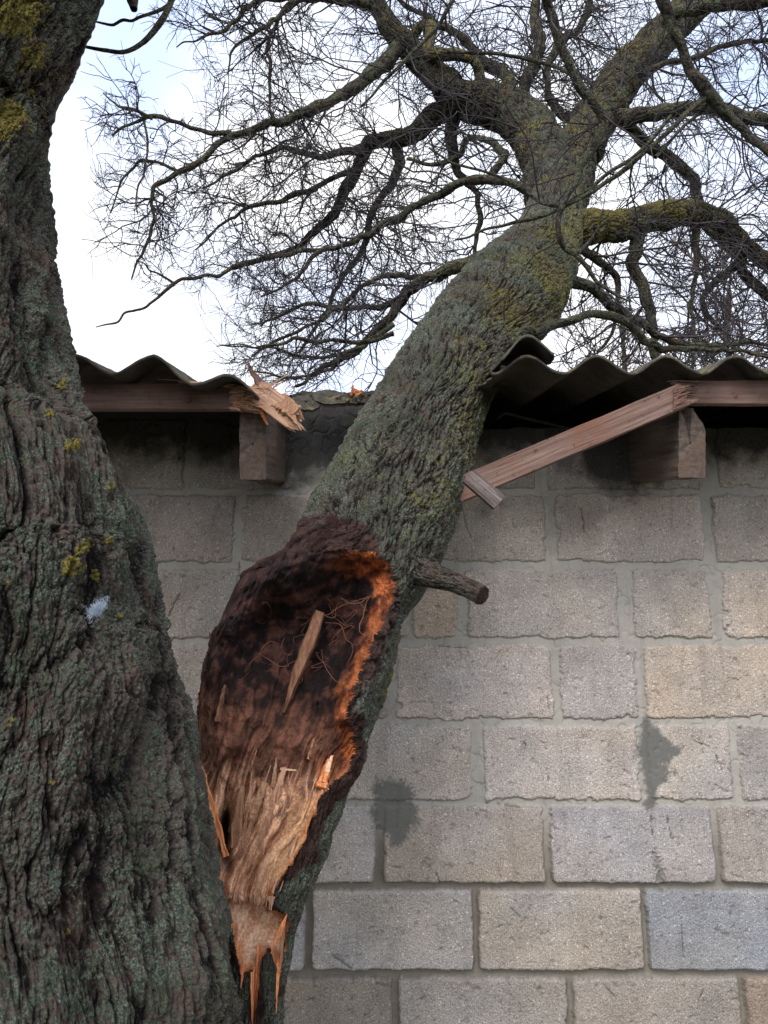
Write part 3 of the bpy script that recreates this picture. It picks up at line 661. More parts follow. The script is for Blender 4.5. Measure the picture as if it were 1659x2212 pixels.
ax_ = ([(512, 1245, 925, 1290, 1.56), (612, 1178, 945, 1240, 1.60), (660, 1095, 972, 1175, 1.64), (705, 1020, 1000, 1100, 1.68), (748, 942, 1022, 1018, 1.73), (795, 872, 1040, 940, 1.79), (838, 800, 1068, 858, 1.86),
                   (885, 722, 1112, 790, 1.96), (945, 640, 1168, 740, 2.08), (1022, 560, 1212, 680, 2.24), (1100, 498, 1242, 580, 2.45), (1138, 435, 1256, 480, 2.65), (1150, 385, 1252, 392, 2.80), (1172, 350, 1232, 352, 2.88)])
ctrl += axis_rows(ax_); tl += [(a[0], a[1]) for a in ax_]; tr += [(a[2], a[3]) for a in ax_]
NL, KL = 1250, 560
P, N, d, h, fcs, PH, S, rad = put_trunk('trunk', ctrl, NL, KL, None, None, 36., .019, .2, .0, 23., .008, phis=np.concatenate([np.linspace(R(-20), R(200), 430, endpoint=False), np.linspace(R(200), R(340), 130, endpoint=False)]), flat=.92)
d2, h2 = bark_relief(PH, S, .14, 80., .004, .35, 0., 90.)
P, rdd = fit_edges(P, N, d+d2-.015, ctrl, NL, PH[0], .92, tl, tr); rad = rad+rdd
px0, py0, dep = proj(P)
lim = np.interp(py0, [1060, 1090, 1120, 1160, 1190, 1205, 1215, 1235, 1252, 1275, 1300, 1340, 1400], [600, 672, 656, 638, 620, 592, 566, 530, 503, 495, 485, 466, 430])+5*fbm(np.stack([py0*.05, px0*0, px0*0], -1), 3)
ov = np.where((py0 > 1085) & (py0 < 1395) & (np.cos(PH) < .35), np.maximum(lim-px0, 0), 0); ov = ov*sm(1085, 1115, py0)*sm(1395, 1360, py0)
P[..., 0] += ov*.97*dep/F
px0, py0, dep = proj(P); front_ = np.sin(PH) > -.05
# elongated bark, dead bark and the torn wood, in the wound outline traced on the front of the stem
wound = [(498, 1262), (540, 1232), (600, 1212), (660, 1200), (715, 1192), (745, 1186), (800, 1190), (838, 1215), (850, 1262), (836, 1320), (806, 1378), (782, 1440), (758, 1490), (748, 1550), (760, 1600), (758, 1640), (742, 1672),
         (706, 1702), (690, 1722), (680, 1760), (652, 1830), (612, 1890), (592, 1925), (585, 1962), (612, 1972), (622, 1990), (618, 2040), (606, 2092), (600, 2140), (595, 2110), (588, 2050), (578, 2048), (562, 2080),
         (556, 2160), (550, 2260), (541, 2260), (543, 2160), (548, 2095), (520, 2108), (512, 2050), (492, 1975), (466, 1900), (440, 1800), (424, 1700), (422, 1600), (427, 1520), (446, 1440), (470, 1340), (488, 1290)]
jg = (.35+.65*sm(1450, 1600, py0)*(1-.85*sm(1940, 1980, py0)))*7*fbm(np.stack([px0*.05, py0*.012, px0*0+2], -1), 3)+4*perlin(np.stack([px0*.12, py0*.03, px0*0], -1))
sds = sdf_poly(px0, py0, wound); sdw = sds+jg*.8; sds = np.where(front_, sds, -200)
sdw = np.where(front_, sdw, -200)
ins = sm(0, 1.5, sdw)
bulge = rad[:, None]*.92*np.sin(PH)
def g2(x, y, cx, cy, ax, ay, tilt=0):
    c_, s_ = math.cos(R(tilt)), math.sin(R(tilt)); u = (x-cx)*c_+(y-cy)*s_; v = -(x-cx)*s_+(y-cy)*c_
    return np.exp(-(u/ax)**2-(v/ay)**2)
low_y = sm(1500, 1640, py0)
cav = .085*g2(px0, py0, 645, 1400, 150, 200, 18)+.035*g2(px0, py0, 720, 1330, 60, 70)+.03*g2(px0, py0, 560, 1350, 60, 90)
rw = 1+1.6*sm(740, 640, px0)*sm(1420, 1300, py0)
open_ = (1-low_y)*(.50*bulge*sm(-4, 60, sds/rw)+cav*sm(-4, 50, sds/rw))
lowp = low_y*(.45*bulge*sm(-4, 70, sds)+.012*sm(-3, 12, sds))
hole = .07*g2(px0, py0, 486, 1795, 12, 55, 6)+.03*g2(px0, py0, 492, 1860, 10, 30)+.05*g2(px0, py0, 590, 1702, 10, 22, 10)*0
ledge_y = 1950+.10*(px0-540)+9*perlin(np.stack([px0*.09, px0*0, px0*0+4], -1))
led = sm(ledge_y-2, ledge_y+3, py0)*(.014*sm(2110, 1960, py0)+.003)
push = np.maximum(open_, 0)+np.maximum(lowp, 0)+(hole+led)*sm(0, 8, sdw)
# wood fibre
fq = np.stack([px0*.060+.019*py0+2.2*perlin(np.stack([px0*.008, py0*.006, px0*0], -1))+.5*perlin(np.stack([px0*.03, py0*.02, px0*0+3], -1)), py0*.0060, px0*0], -1); fib = fbm(fq, 4, 5.); fib2 = perlin(fq*np.array([3.2, 2, 1])+9)
ter = np.floor((fib*1.4+fib2*.4+py0*.004)*3.2)/3.2-(fib*1.4+py0*.004)*.8
fam = low_y*(1-sm(ledge_y, ledge_y+6, py0)*.85)
fresh = sm(ledge_y, ledge_y+6, py0)
fib3 = perlin(fq*np.array([7., 2.5, 1])+4)
gq_ = np.stack([(px0*.87+py0*.5)*.075, (py0*.87-px0*.5)*.004, px0*0+8], -1); cG_ = sm(-.6, .6, fbm(gq_, 4, 3.))
fibre = (.0070*fib+.0026*fib2+.0013*fib3+.0070*ter)*fam+.0012*(cG_-.5)*fresh+(.0035*fib+.002*fib2)*(1-low_y)
lw_ = 1-sm(1580, 1820, py0)
lump = fbm(P*24, 5, 3.)*.013*lw_+fbm(P*90, 3, 6.)*.0028*lw_
vdir = P-np.array([0, 0, CAMZ]); vdir /= np.linalg.norm(vdir, axis=-1)[..., None]
lip = .012*np.exp(-((sdw+10)/16)**2)*sm(1180, 1230, py0)*sm(1760, 1650, py0)*sm(640, 760, px0)
lip2 = .014*np.exp(-((sdw+4)/9)**2)*sm(1300, 1200, py0+.25*(px0-500))
deadn = 18*fbm(P*14, 3, 40.)
dw = 74*sm(1340, 1280, py0)*sm(870, 740, px0)+14-9*sm(1880, 1920, py0)+24*sm(1690, 1740, py0)*sm(1960, 1850, py0)
dead = sm(-6, 12+80*sm(1330, 1290, py0), dw+26*sm(1330, 1290, py0)*sm(870, 740, px0)+deadn*(1+1.2*sm(1330, 1290, py0))+sdw)*np.where(front_, 1, 0)
dead = np.maximum(dead, sm(1180, 1240, py0)*sm(1700, 1500, py0)*(np.cos(PH) < -.35)*1.)
d = (d+d2-.015)*(1-ins)*(1-.25*dead)+(lip)*(1-ins)
flare = .0
P = P+N*d[..., None]+vdir*((push)*ins)[..., None]-vdir*((fibre+lump)*ins)[..., None]
h = np.clip(.7*h+.3*h2, 0, 1)
px, py, _ = px0, py0, 0
lowf = fbm(P*5, 3, 12.)
yel = .12+.50*sm(-.7, .6, lowf+.45*np.cos(PH)+.1)*sm(1350, 1000, py0)*(1-.35*sm(980, 860, py0)*sm(-.1, .3, -np.cos(PH)))+.16*sm(900, 500, py0)
yel = yel-.25*sm(0, .5, -np.cos(PH))*sm(1200, 700, py0)*sm(500, 800, py0)
for (x, y, r_) in ((835, 1500, 22), (842, 1460, 16), (880, 1340, 14), (868, 1400, 10), (828, 1545, 10)):
    yel = np.maximum(yel, 1.05*sm(1.3*r_, .4*r_, np.hypot(px0-x, py0-y)))
# colours of the exposed wood
def mixc(a, b, t): return a+(b-a)*t[..., None]
cN = sm(-.45, .45, fbm(P*30, 4, 17.)); cF = sm(-.5, .5, fib+.5*fib2); cF2 = sm(-.4, .4, perlin(fq*np.array([6, 3, 1])+3))
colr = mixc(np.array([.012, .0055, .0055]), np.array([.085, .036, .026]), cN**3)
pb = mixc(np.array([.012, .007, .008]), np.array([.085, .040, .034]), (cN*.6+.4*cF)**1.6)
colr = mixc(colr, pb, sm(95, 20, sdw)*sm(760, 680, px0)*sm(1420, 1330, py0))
low_c = mixc(np.array([.46, .195, .10]), np.array([.97, .60, .38]), cF*.75+.25*cF2)
brown = mixc(np.array([.07, .030, .019]), np.array([.27, .115, .07]), cF*.45+cN*.55)
colr = mixc(colr, brown, sm(1480, 1600, py0+30*fib+.18*(560-px0)))
colr = mixc(colr, low_c, sm(1640, 1740, py0+35*fib+.10*(560-px0)))
pale = np.array([.78, .46, .25])*(.75+.4*cF)[..., None]
colr = mixc(colr, pale, sm(60, 35, sdw+12*fib)*sm(1700, 1760, py0)*sm(1975, 1930, py0)*sm(560, 600, px0))
gq = np.stack([(px0*.87+py0*.5)*.075, (py0*.87-px0*.5)*.004, px0*0+8], -1); cG = sm(-.6, .6, fbm(gq, 4, 3.))
freshc = mixc(np.array([.76, .42, .26]), np.array([.97, .68, .48]), cG)
colr = mixc(colr, np.array([.10, .045, .028]), .75*sm(.15, .5, fbm(P*45, 4, 71.))*sm(1900, 1650, py0)*sm(1500, 1600, py0)); colr = mixc(colr, freshc, fresh)
oran = mixc(np.array([.14, .034, .014]), np.array([.56, .165, .05]), cN)
ow = 30+12*lowf+16*g2(px0, py0, 760, 1230, 70, 60)
orim = sm(ow+9, ow-9, sdw+16*fbm(P*26, 4, 2.))*(.55+.45*sm(-.3, .3, fbm(P*16, 3, 33.)))*sm(700, 740, px0+.25*(py0-1200)*(py0 < 1500))*sm(1175, 1200, py0)*sm(1740, 1690, py0)
orim = np.maximum(orim, .9*sm(14, 4, sdw+9*fib+6*lowf)*sm(1690, 1720, py0))
orim = np.maximum(orim, .95*g2(px0, py0, 705, 1665, 18, 36, 12)); orim = np.maximum(orim, .85*sm(16, 6, sdw)*sm(1560, 1640, py0)*sm(520, 470, px0))
orim = np.maximum(orim, .5*sm(12, 5, sdw)*sm(1450, 1560, py0)*sm(520, 470, px0))
orim = np.maximum(orim, .85*sm(2035, 2060, py0-.5*(px0-560))*sm(20, 0, sdw-3)*fresh)
oran = mixc(oran, np.array([.66, .25, .09])*(.7+.5*cF)[..., None], sm(1640, 1700, py0)); colr = mixc(colr, oran, orim)
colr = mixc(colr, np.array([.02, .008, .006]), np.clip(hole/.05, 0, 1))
colr = np.clip(colr, 0, 1)
vf = P.reshape(-1, 3); fi = ins.ravel()[fcs].mean(1) > .5
att = {'h': h.ravel(), 'yel': yel.ravel(), 'dead': np.clip(dead, 0, 1).ravel()}
v_, f_, a_ = sub_mesh(vf, fcs, ~fi, att); mesh_np('trunk', v_, f_, M_bark2, T2, a_)
v_, f_, a_ = sub_mesh(vf, fcs, fi, {'Col': colr.reshape(-1, 3)}); ww_ = mesh_np('torn_wood', v_, f_, M_torn, T2, a_)
ww_['label'] = 'hollow dark rotten wood above, fresh orange splintered wood below'
# surface depth lookup for fixing splinters on the wood
sel = (sdw > -5); _px, _py, _ = proj(P[sel]); _Y = P[sel][:, 1]
def surfY(x, y):
    k = np.argmin((_px-x)**2+(_py-y)**2); return _Y[k]
def spl(x0, y0, x1, y1, wd, tk, tip, lift0=.004, lift1=.02):
    return (at(x0, y0, surfY(x0, y0)-lift0), at(x1, y1, surfY(x1, y1)-lift1), wd, tk, tip)
shards('splinter', [spl(612, 1540, 692, 1322, .024, .012, (.25, .4, .65, .85, 1, 1, .95, .85), .002, .045)], M_sh_dk, T2, 1)
shards('splinter', [spl(630, 1510, 692, 1330, .012, .010, (.3, .45, .7, .75, 1, .9, 1, .8), .010, .052)], M_sh_mid, T2, 21)
shards('splinter', [spl(506, 1830, 524, 1700, .018, .009, (.5, .8, 1, .8, .9, .6, .4), .002, .02)], M_sh_tan, T2, 2)
shards('splinter', [spl(543, 1772, 572, 1690, .014, .010, .8, .008, .012)], M_sh_tan, T2, 3)
shards('splinter', [spl(590, 1700, 598, 1636, .010, .006, .3, .004, .022)], M_sh_tan, T2, 4)
shards('splinter', [spl(666, 1640, 678, 1596, .006, .004, .5, .006, .012)], M_sh_tan, T2, 5)
shards('splinter', [spl(606, 1661, 640, 1664, .004, .003, .6, .008, .010)], M_sh_pale, T2, 6)
shards('splinter', [spl(694, 1702, 712, 1640, .022, .010, .35, .006, .016), spl(700, 1690, 718, 1632, .010, .006, .4, .010, .02)], M_sh_or, T2, 7)
shards('splinter', [spl(706, 1668, 716, 1634, .010, .005, .5, .016, .022)], M_sh_pale, T2, 17)
shards('splinter', [(at(482, 1822, 1.33), at(434, 1655, 1.35), .016, .007, (.3, .8, .6, .9, .5, .6, .2)), (at(488, 1850, 1.33), at(474, 1795, 1.33), .010, .005, .4)], M_sh_or, T2, 8)
shards('splinter', [spl(470, 1560, 486, 1480, .012, .010, .4, .002, .012)], M_sh_dk, T2, 9)
shards('splinter', [spl(545, 2100, 546, 2230, .006, .003, .2, .004, .004)], M_sh_or, T2, 19)
shards('splinter', [spl(528, 2085, 520, 2135, .007, .004, .1, .002, .006)], M_sh_or, T2, 41)
shards('splinter', [spl(602, 2070, 597, 2190, .008, .004, .1, .002, .006)], M_sh_or, T2, 42)
shards('splinter', [spl(614, 1990, 604, 2110, .008, .004, .2, .002, .004)], M_sh_tan, T2, 43)
shards('splinter', [spl(560, 2040, 552, 2140, .006, .004, .1, .002, .006)], M_sh_or, T2, 44)
shards('splinter', [spl(620, 1975, 585, 2060, .009, .004, (.2, .8, 1, .5, .2), .002, .006)], M_sh_or, T2, 19)
r = random.Random(12); fl = []
for i in range(9):                                                  # broad torn plates
    y = r.uniform(1730, 1905); t = (y-1560)/400; x = r.uniform(485+40*t, 680-125*t); l = r.uniform(35, 80)
    fl.append(spl(x, y, x+l*.30, y-l, r.uniform(.007, .016), .006, (.6, 1, r.uniform(.7, 1), r.uniform(.5, 1), r.uniform(.6, .9), r.uniform(.1, .5)), -.002, r.uniform(.003, .012)))
for i in range(30):                                                # loose fibres on the torn face
    y = r.uniform(1640, 1940); t = (y-1560)/400; x = r.uniform(450+60*t, 735-130*t); l = r.uniform(14, 60)
    fl.append(spl(x, y, x+l*.33, y-l, r.uniform(.0015, .0055), .003, r.uniform(.1, .6), .001, r.uniform(.002, .010)))
for i in range(70):                                                 # ragged fringe on the ledge
    x = r.uniform(492, 590); y = 1950+.10*(x-540); l = r.uniform(8, 30)
    fl.append((at(x+4, y-18, surfY(x+4, y-22)-.002), at(x, y-18+l, surfY(x+4, y-22)-.006), r.uniform(.002, .0045), .003, .4))
shards('torn_fibres', fl, M_sh_mix, T2, 31)

# rootlets inside the hollow
def rootlet(pts, rad):
    rad = [q*.5 for q in rad]; Pp = [at(x, y, surfY(x, y)-dz) for (x, y, dz) in pts]
    return tube_simple('rootlet', Pp, rad, M_root, T2, 6, 50, .004, pts[0][0]*.1)
M_root = simple('rootlet_skin', (.22, .09, .055), c2=(.20, .09, .055))
rootlet([(560, 1412, .012), (600, 1437, .02), (635, 1430, .03), (670, 1390, .035), (695, 1355, .04)], [.0008, .0012, .001, .0012])
rootlet([(700, 1330, .04), (725, 1318, .03), (760, 1300, .02), (795, 1290, .012)], [.0018, .0022, .002, .0014])
rootlet([(735, 1292, .03), (770, 1306, .03), (800, 1288, .01)], [.002, .0024, .0014])
rootlet([(800, 1290, .012), (782, 1330, .03), (778, 1360, .035), (786, 1380, .03), (760, 1400, .02)], [.0014, .0018, .0012, .0008])
rootlet([(700, 1345, .045), (735, 1350, .04), (750, 1385, .035), (765, 1402, .025), (748, 1440, .03)], [.001, .0012, .001, .0006])
rootlet([(693, 1400, .05), (700, 1440, .04), (725, 1470, .035), (750, 1476, .02)], [.0008, .001, .0006])
rootlet([(650, 1350, .03), (690, 1330, .045), (720, 1335, .045), (730, 1300, .03)], [.0008, .0012, .0008])
rootlet([(705, 1290, .03), (720, 1310, .035), (716, 1330, .04), (735, 1345, .04)], [.001, .0008, .0006])
r = random.Random(77)
for i in range(22):
    x = r.uniform(560, 790); y = r.uniform(1290, 1460); pts = [(x, y, .02)]
    for k in range(4): x += r.uniform(-26, 26); y += r.uniform(-4, 26); pts.append((min(max(x, 500), 800), y, r.uniform(.015, .045)))
    rootlet(pts, [.0007, .0008, .0004])
# cut stub on the right of the trunk
def bark_limb(name, ctrl, n, k, mat, parent, f=60., D=.005, low=.004, seed=0., stretch=.3, yel=0., cap=False, deadv=0., yfun=None):
    P, N, d, h, fcs, PH, S, rad = put_trunk(name, ctrl, n, k, None, None, f, D, stretch, 0., seed, low)
    d = d*np.clip(rad/.02, .15, 1)[:, None]-D*.7*np.clip(rad/.02, .15, 1)[:, None]
    P = P+N*d[..., None]
    ye = np.full(h.shape, yel)+.25*fbm(P*4, 3, seed)
    if yfun is not None: ye = ye+yfun(N)
    if cap:
        c = P[-1].mean(0); e = [c+(P[-1]-c)*q+.002*fbm(P[-1]*60, 2)[:, None]*np.array([1, 0, 1]) for q in (.7, .35, .03)]
        P = np.concatenate([P, np.array(e)], 0); fcs = grid_faces(n+3, P.shape[1], True)[:, ::-1]
        h = np.concatenate([h, np.full((3, h.shape[1]), .3)]); ye = np.concatenate([ye, np.zeros((3, h.shape[1]))])
    return finish(name, P, fcs, mat, parent, {'h': h, 'yel': ye, 'dead': np.full(h.shape, deadv)})
def limb_ctrl(pts):                                                 # x, y, width px, Y
    out = []
    for (x, y, wd, Y) in pts:
        c = at(x, y, Y); out.append((*c, wd/2*proj(c)[2]/F))
    return out
bark_limb('branch_stub', limb_ctrl([(880, 1225, 60, 1.55), (930, 1243, 56, 1.52), (965, 1252, 46, 1.50), (1003, 1267, 42, 1.47), (1042, 1287, 44, 1.44)]), 150, 90, M_bark, T2, 60, .006, .004, 3., cap=True, deadv=.25)
tube_simple('twig', [at(1000, 1085, 1.58), at(1001, 1105, 1.56), (at(1006, 1130, 1.56)), at(1018, 1162, 1.56)], [.0022, .0016, .0018, .001], M_twig, T2, 6, 30, .001)
tube_simple('twig', [at(452, 1440, 1.47), at(455, 1410, 1.46), at(452, 1366, 1.455)], [.004, .004, .0015], M_sh_dk, T2, 6, 30, .003)

# ------------------------------------------------------------------ limbs of the leaning tree
LIMBS = {
 'A': [(1200, 470, 76, 2.66), (1200, 420, 120, 2.75), (1170, 320, 112, 2.95), (1120, 255, 96, 3.05), (1045, 222, 84, 3.1), (985, 205, 74, 3.1), (935, 155, 58, 3.1), (880, 105, 50, 3.1), (845, 60, 42, 3.1), (810, 5, 38, 3.1), (765, -80, 32, 3.1), (720, -200, 24, 3.1)],
 'B': [(1208, 470, 70, 2.68), (1215, 420, 112, 2.78), (1245, 330, 98, 3.0), (1290, 250, 92, 3.2), (1345, 170, 86, 3.4), (1410, 100, 80, 3.6), (1480, 30, 74, 3.8), (1560, -60, 62, 4.0), (1640, -180, 50, 4.2)],
 'C': [(1195, 520, 86, 2.6), (1260, 492, 80, 2.65), (1320, 492, 66, 2.75), (1380, 478, 58, 2.85), (1440, 462, 56, 2.95), (1500, 458, 48, 3.05), (1560, 482, 42, 3.1), (1620, 540, 36, 3.2), (1700, 590, 30, 3.2), (1800, 650, 22, 3.2)],
 'D': [(862, 100, 40, 3.1), (835, 130, 36, 3.05), (800, 160, 34, 3.0), (740, 203, 29, 2.95), (680, 240, 26, 2.9), (600, 266, 22, 2.85), (530, 280, 19, 2.8), (478, 296, 17, 2.8), (440, 343, 15, 2.8), (385, 370, 13, 2.8), (345, 400, 11, 2.8), (325, 440, 9, 2.8), (330, 490, 8, 2.8), (300, 560, 6, 2.8), (285, 600, 4, 2.8)],
 'D2': [(500, 288, 15, 2.8), (450, 285, 12, 2.78), (400, 268, 11, 2.75), (335, 252, 10, 2.72), (300, 258, 8, 2.7), (240, 285, 5, 2.7)],
 'D3': [(330, 256, 9, 2.72), (290, 240, 8, 2.7), (255, 222, 6, 2.7), (225, 205, 3, 2.7)],
 'D4': [(310, 258, 6, 2.72), (318, 300, 6, 2.72), (312, 350, 5, 2.72), (300, 410, 5, 2.72), (296, 460, 3, 2.72)],
 'D5': [(385, 370, 9, 2.8), (340, 350, 8, 2.8), (300, 352, 7, 2.8), (260, 400, 5, 2.8), (235, 460, 3, 2.8)],
 'E': [(1040, 235, 62, 3.1), (985, 235, 54, 3.15), (940, 250, 46, 3.2), (900, 288, 42, 3.25), (850, 300, 36, 3.3), (800, 312, 30, 3.35), (775, 362, 26, 3.4), (740, 425, 22, 3.45), (705, 475, 18, 3.5), (640, 535, 13, 3.5), (560, 562, 9, 3.5), (480, 590, 6, 3.5)],
 'E2': [(850, 300, 26, 3.3), (862, 350, 24, 3.35), (842, 400, 20, 3.4), (808, 450, 18, 3.45), (792, 520, 15, 3.5), (745, 590, 12, 3.5), (700, 680, 9, 3.5), (640, 760, 6, 3.5)],
 'E3': [(800, 312, 20, 3.35), (740, 330, 17, 3.3), (680, 335, 15, 3.3), (620, 325, 13, 3.3), (560, 335, 10, 3.3), (500, 372, 8, 3.3), (440, 410, 5, 3.3)],
 'E4': [(775, 362, 16, 3.4), (700, 390, 14, 3.4), (640, 420, 13, 3.35), (560, 445, 10, 3.3), (480, 480, 7, 3.3), (420, 540, 4, 3.3)],
 'E5': [(985, 240, 34, 3.15), (975, 300, 30, 3.2), (985, 360, 24, 3.3), (1010, 395, 18, 3.3), (1030, 420, 14, 3.3), (1030, 500, 12, 3.3), (1020, 580, 8, 3.3)],
 'F': [(1150, 420, 24, 2.7), (1100, 392, 22, 2.7), (1040, 382, 22, 2.75), (985, 398, 21, 2.75), (930, 425, 20, 2.8), (870, 462, 18, 2.8), (800, 502, 17, 2.8), (745, 530, 15, 2.8), (690, 545, 12, 2.8), (640, 600, 8, 2.8), (560, 640, 6, 2.8)],
 'F2': [(560, 560, 10, 2.9), (510, 575, 10, 2.9), (460, 597, 9, 2.9), (400, 600, 8, 2.85), (360, 620, 8, 2.85), (320, 655, 6, 2.85), (250, 690, 5, 2.85), (210, 700, 3, 2.85)],
 'F3': [(700, 540, 12, 2.9), (640, 545, 12, 2.9), (600, 555, 11, 2.9), (560, 562, 10, 2.9)],
 'F4': [(375, 612, 6, 2.85), (335, 585, 5, 2.85), (290, 560, 3, 2.85)],
 'G': [(1110, 545, 44, 2.6), (1040, 560, 38, 2.65), (970, 580, 32, 2.65), (910, 610, 30, 2.7), (865, 645, 27, 2.7), (830, 695, 23, 2.7), (765, 752, 17, 2.7), (695, 800, 12, 2.65), (640, 832, 8, 2.6)],
 'G2': [(860, 650, 18, 2.7), (800, 668, 16, 2.75), (740, 670, 13, 2.8), (680, 655, 10, 2.8), (620, 670, 8, 2.8), (560, 700, 5, 2.8)],
 'G3': [(850, 720, 14, 2.5), (780, 740, 12, 2.5), (700, 738, 10, 2.5), (640, 730, 8, 2.5), (560, 750, 5, 2.5), (480, 745, 3, 2.5)],
 'H': [(1040, 770, 34, 1.92), (1090, 742, 26, 1.90), (1150, 716, 23, 1.92), (1225, 692, 22, 1.95), (1300, 684, 21, 1.98), (1350, 698, 20, 2.0), (1410, 735, 18, 2.05), (1480, 752, 13, 2.1), (1560, 758, 10, 2.15), (1700, 768, 7, 2.2)],
 'H2': [(1220, 600, 34, 2.3), (1270, 620, 28, 2.35), (1320, 655, 24, 2.4), (1370, 690, 20, 2.45), (1440, 730, 17, 2.5), (1520, 745, 14, 2.5), (1660, 740, 10, 2.5)],
 'I': [(1385, 490, 36, 2.85), (1368, 560, 32, 2.8), (1388, 615, 29, 2.8), (1402, 680, 25, 2.8), (1412, 765, 20, 2.8), (1420, 850, 16, 2.8)],
 'J': [(1290, 260, 44, 3.2), (1350, 252, 38, 3.15), (1420, 245, 38, 3.1), (1490, 240, 38, 3.1), (1550, 240, 36, 3.1), (1610, 258, 32, 3.1), (1700, 285, 28, 3.1), (1800, 330, 20, 3.1)],
 'K': [(1340, 255, 32, 3.2), (1400, 305, 30, 3.25), (1455, 352, 28, 3.3), (1505, 392, 27, 3.3), (1512, 440, 26, 3.3), (1530, 490, 26, 3.3), (1585, 545, 24, 3.3), (1615, 600, 24, 3.3), (1680, 660, 20, 3.3), (1760, 720, 16, 3.3)],
 'K2': [(1500, 470, 22, 3.1), (1505, 560, 14, 3.1), (1495, 640, 11, 3.1), (1500, 720, 10, 3.1), (1490, 800, 8, 3.1)],
 'M': [(1180, 330, 50, 3.0), (1130, 235, 36, 3.2), (1140, 175, 30, 3.3), (1165, 110, 28, 3.4), (1155, 50, 26, 3.5), (1160, -40, 22, 3.6), (1180, -150, 18, 3.6)],
 'M2': [(1120, 225, 34, 3.2), (1085, 160, 30, 3.3), (1035, 130, 26, 3.4), (1010, 90, 20, 3.4), (950, 50, 16, 3.4), (900, 20, 12, 3.4), (820, -20, 10, 3.4)],
 'M3': [(1040, 225, 30, 3.1), (1025, 130, 24, 3.0), (935, 118, 30, 3.0), (930, 70, 30, 3.05), (905, 60, 28, 3.1), (880, 90, 28, 3.1)],
 'M4': [(1300, 300, 28, 3.1), (1220, 250, 22, 3.3), (1180, 200, 20, 3.4), (1195, 120, 18, 3.4), (1260, 40, 16, 3.5), (1280, -60, 12, 3.5)],
 'O': [(1420, 90, 30, 3.6), (1440, 40, 26, 3.5), (1500, 15, 30, 3.4), (1580, 10, 34, 3.3), (1660, 0, 32, 3.2), (1760, -20, 28, 3.2)],
 'Q': [(1330, 200, 20, 3.4), (1400, 150, 16, 3.3), (1480, 130, 14, 3.3), (1560, 100, 12, 3.3), (1680, 80, 9, 3.3)],
 'S1': [(800, 10, 26, 3.1), (700, 0, 20, 3.0), (640, 5, 16, 2.9), (600, 40, 13, 2.85), (560, 60, 10, 2.8), (510, 100, 7, 2.8), (490, 150, 4, 2.8)],
 'S2': [(640, 5, 12, 2.9), (590, 60, 10, 2.85), (578, 130, 9, 2.85), (585, 210, 7, 2.85), (600, 300, 4, 2.85)],
 'S3': [(700, -5, 14, 2.9), (560, 0, 12, 2.8), (510, 40, 10, 2.75), (440, 80, 6, 2.7), (380, 100, 3, 2.7)],
 'T': [(1620, 540, 24, 3.2), (1560, 600, 18, 3.3), (1520, 650, 14, 3.4), (1560, 720, 10, 3.4)],
 'U': [(1240, 520, 26, 2.6), (1290, 560, 18, 2.7), (1330, 600, 14, 2.8), (1330, 680, 10, 2.8), (1290, 760, 8, 2.8)],
 'G4': [(850, 700, 14, 2.6), (800, 738, 12, 2.6), (730, 765, 10, 2.6), (650, 768, 8, 2.6), (570, 752, 5, 2.6), (470, 748, 3, 2.6)],
 'G5': [(790, 735, 12, 2.7), (740, 770, 10, 2.7), (690, 800, 8, 2.7), (620, 812, 6, 2.7), (540, 800, 4, 2.7)],
 'G6': [(930, 600, 16, 2.75), (850, 592, 13, 2.8), (770, 630, 11, 2.8), (690, 690, 9, 2.8), (620, 725, 7, 2.8), (540, 770, 4, 2.8)],
 'W': [(1060, 380, 16, 2.9), (1090, 330, 18, 3.0), (1060, 305, 18, 3.05), (1010, 305, 16, 3.1), (985, 340, 14, 3.1), (935, 360, 10, 3.1), (880, 345, 8, 3.1)],
}
def kinked(ctrl, amp, seed):
    A = np.array(ctrl); L = np.linalg.norm(np.diff(A[:, :3], axis=0), axis=1).sum(); n = max(len(A)*2, int(L/.035))
    Q, s = catmull(A, n); p = Q[:, :3]; w = sm(0, .12, s)[:, None]
    Q[:, :3] += w*amp*(np.stack([fbm(p*6, 2, seed), fbm(p*6, 2, seed+7), fbm(p*6, 2, seed+13)], -1)+.45*np.random.default_rng(int(seed*10)).normal(size=p.shape)*.5)
    Q[:, 3] *= 1+.14*fbm(p*14, 2, seed+20); return Q
limb_pts = {}
for kx, (nm, L) in enumerate(LIMBS.items()):
    ctrl = limb_ctrl(L); wmax = max(p[2] for p in L); big = wmax > 60
    length = sum(np.linalg.norm(np.array(ctrl[i+1][:3])-np.array(ctrl[i][:3])) for i in range(len(ctrl)-1))
    n = int(min(700, length/(.004 if big else .005))); k = 200 if big else (56 if wmax > 25 else 20)
    c2 = np.array(ctrl); jr = np.random.default_rng(kx)
    c2[:, 3] *= .98 if big else .86
    c2 = kinked(c2, .008 if big else .015, kx*2.3)
    bark_limb('branch', c2, n, k, M_bark3 if big else M_limb, T2, 42. if big else 55., .016 if big else .007, .006 if big else .004, kx*3.1, yel={'A': .42, 'B': .52, 'C': .66, 'M3': .6, 'M': .5, 'M2': .5, 'K': .45, 'J': .3}.get(nm, .32), yfun=lambda N: .15*N[..., 2])
    Q, s = catmull(c2, 60); limb_pts[nm] = (Q[:, :3], Q[:, 3])

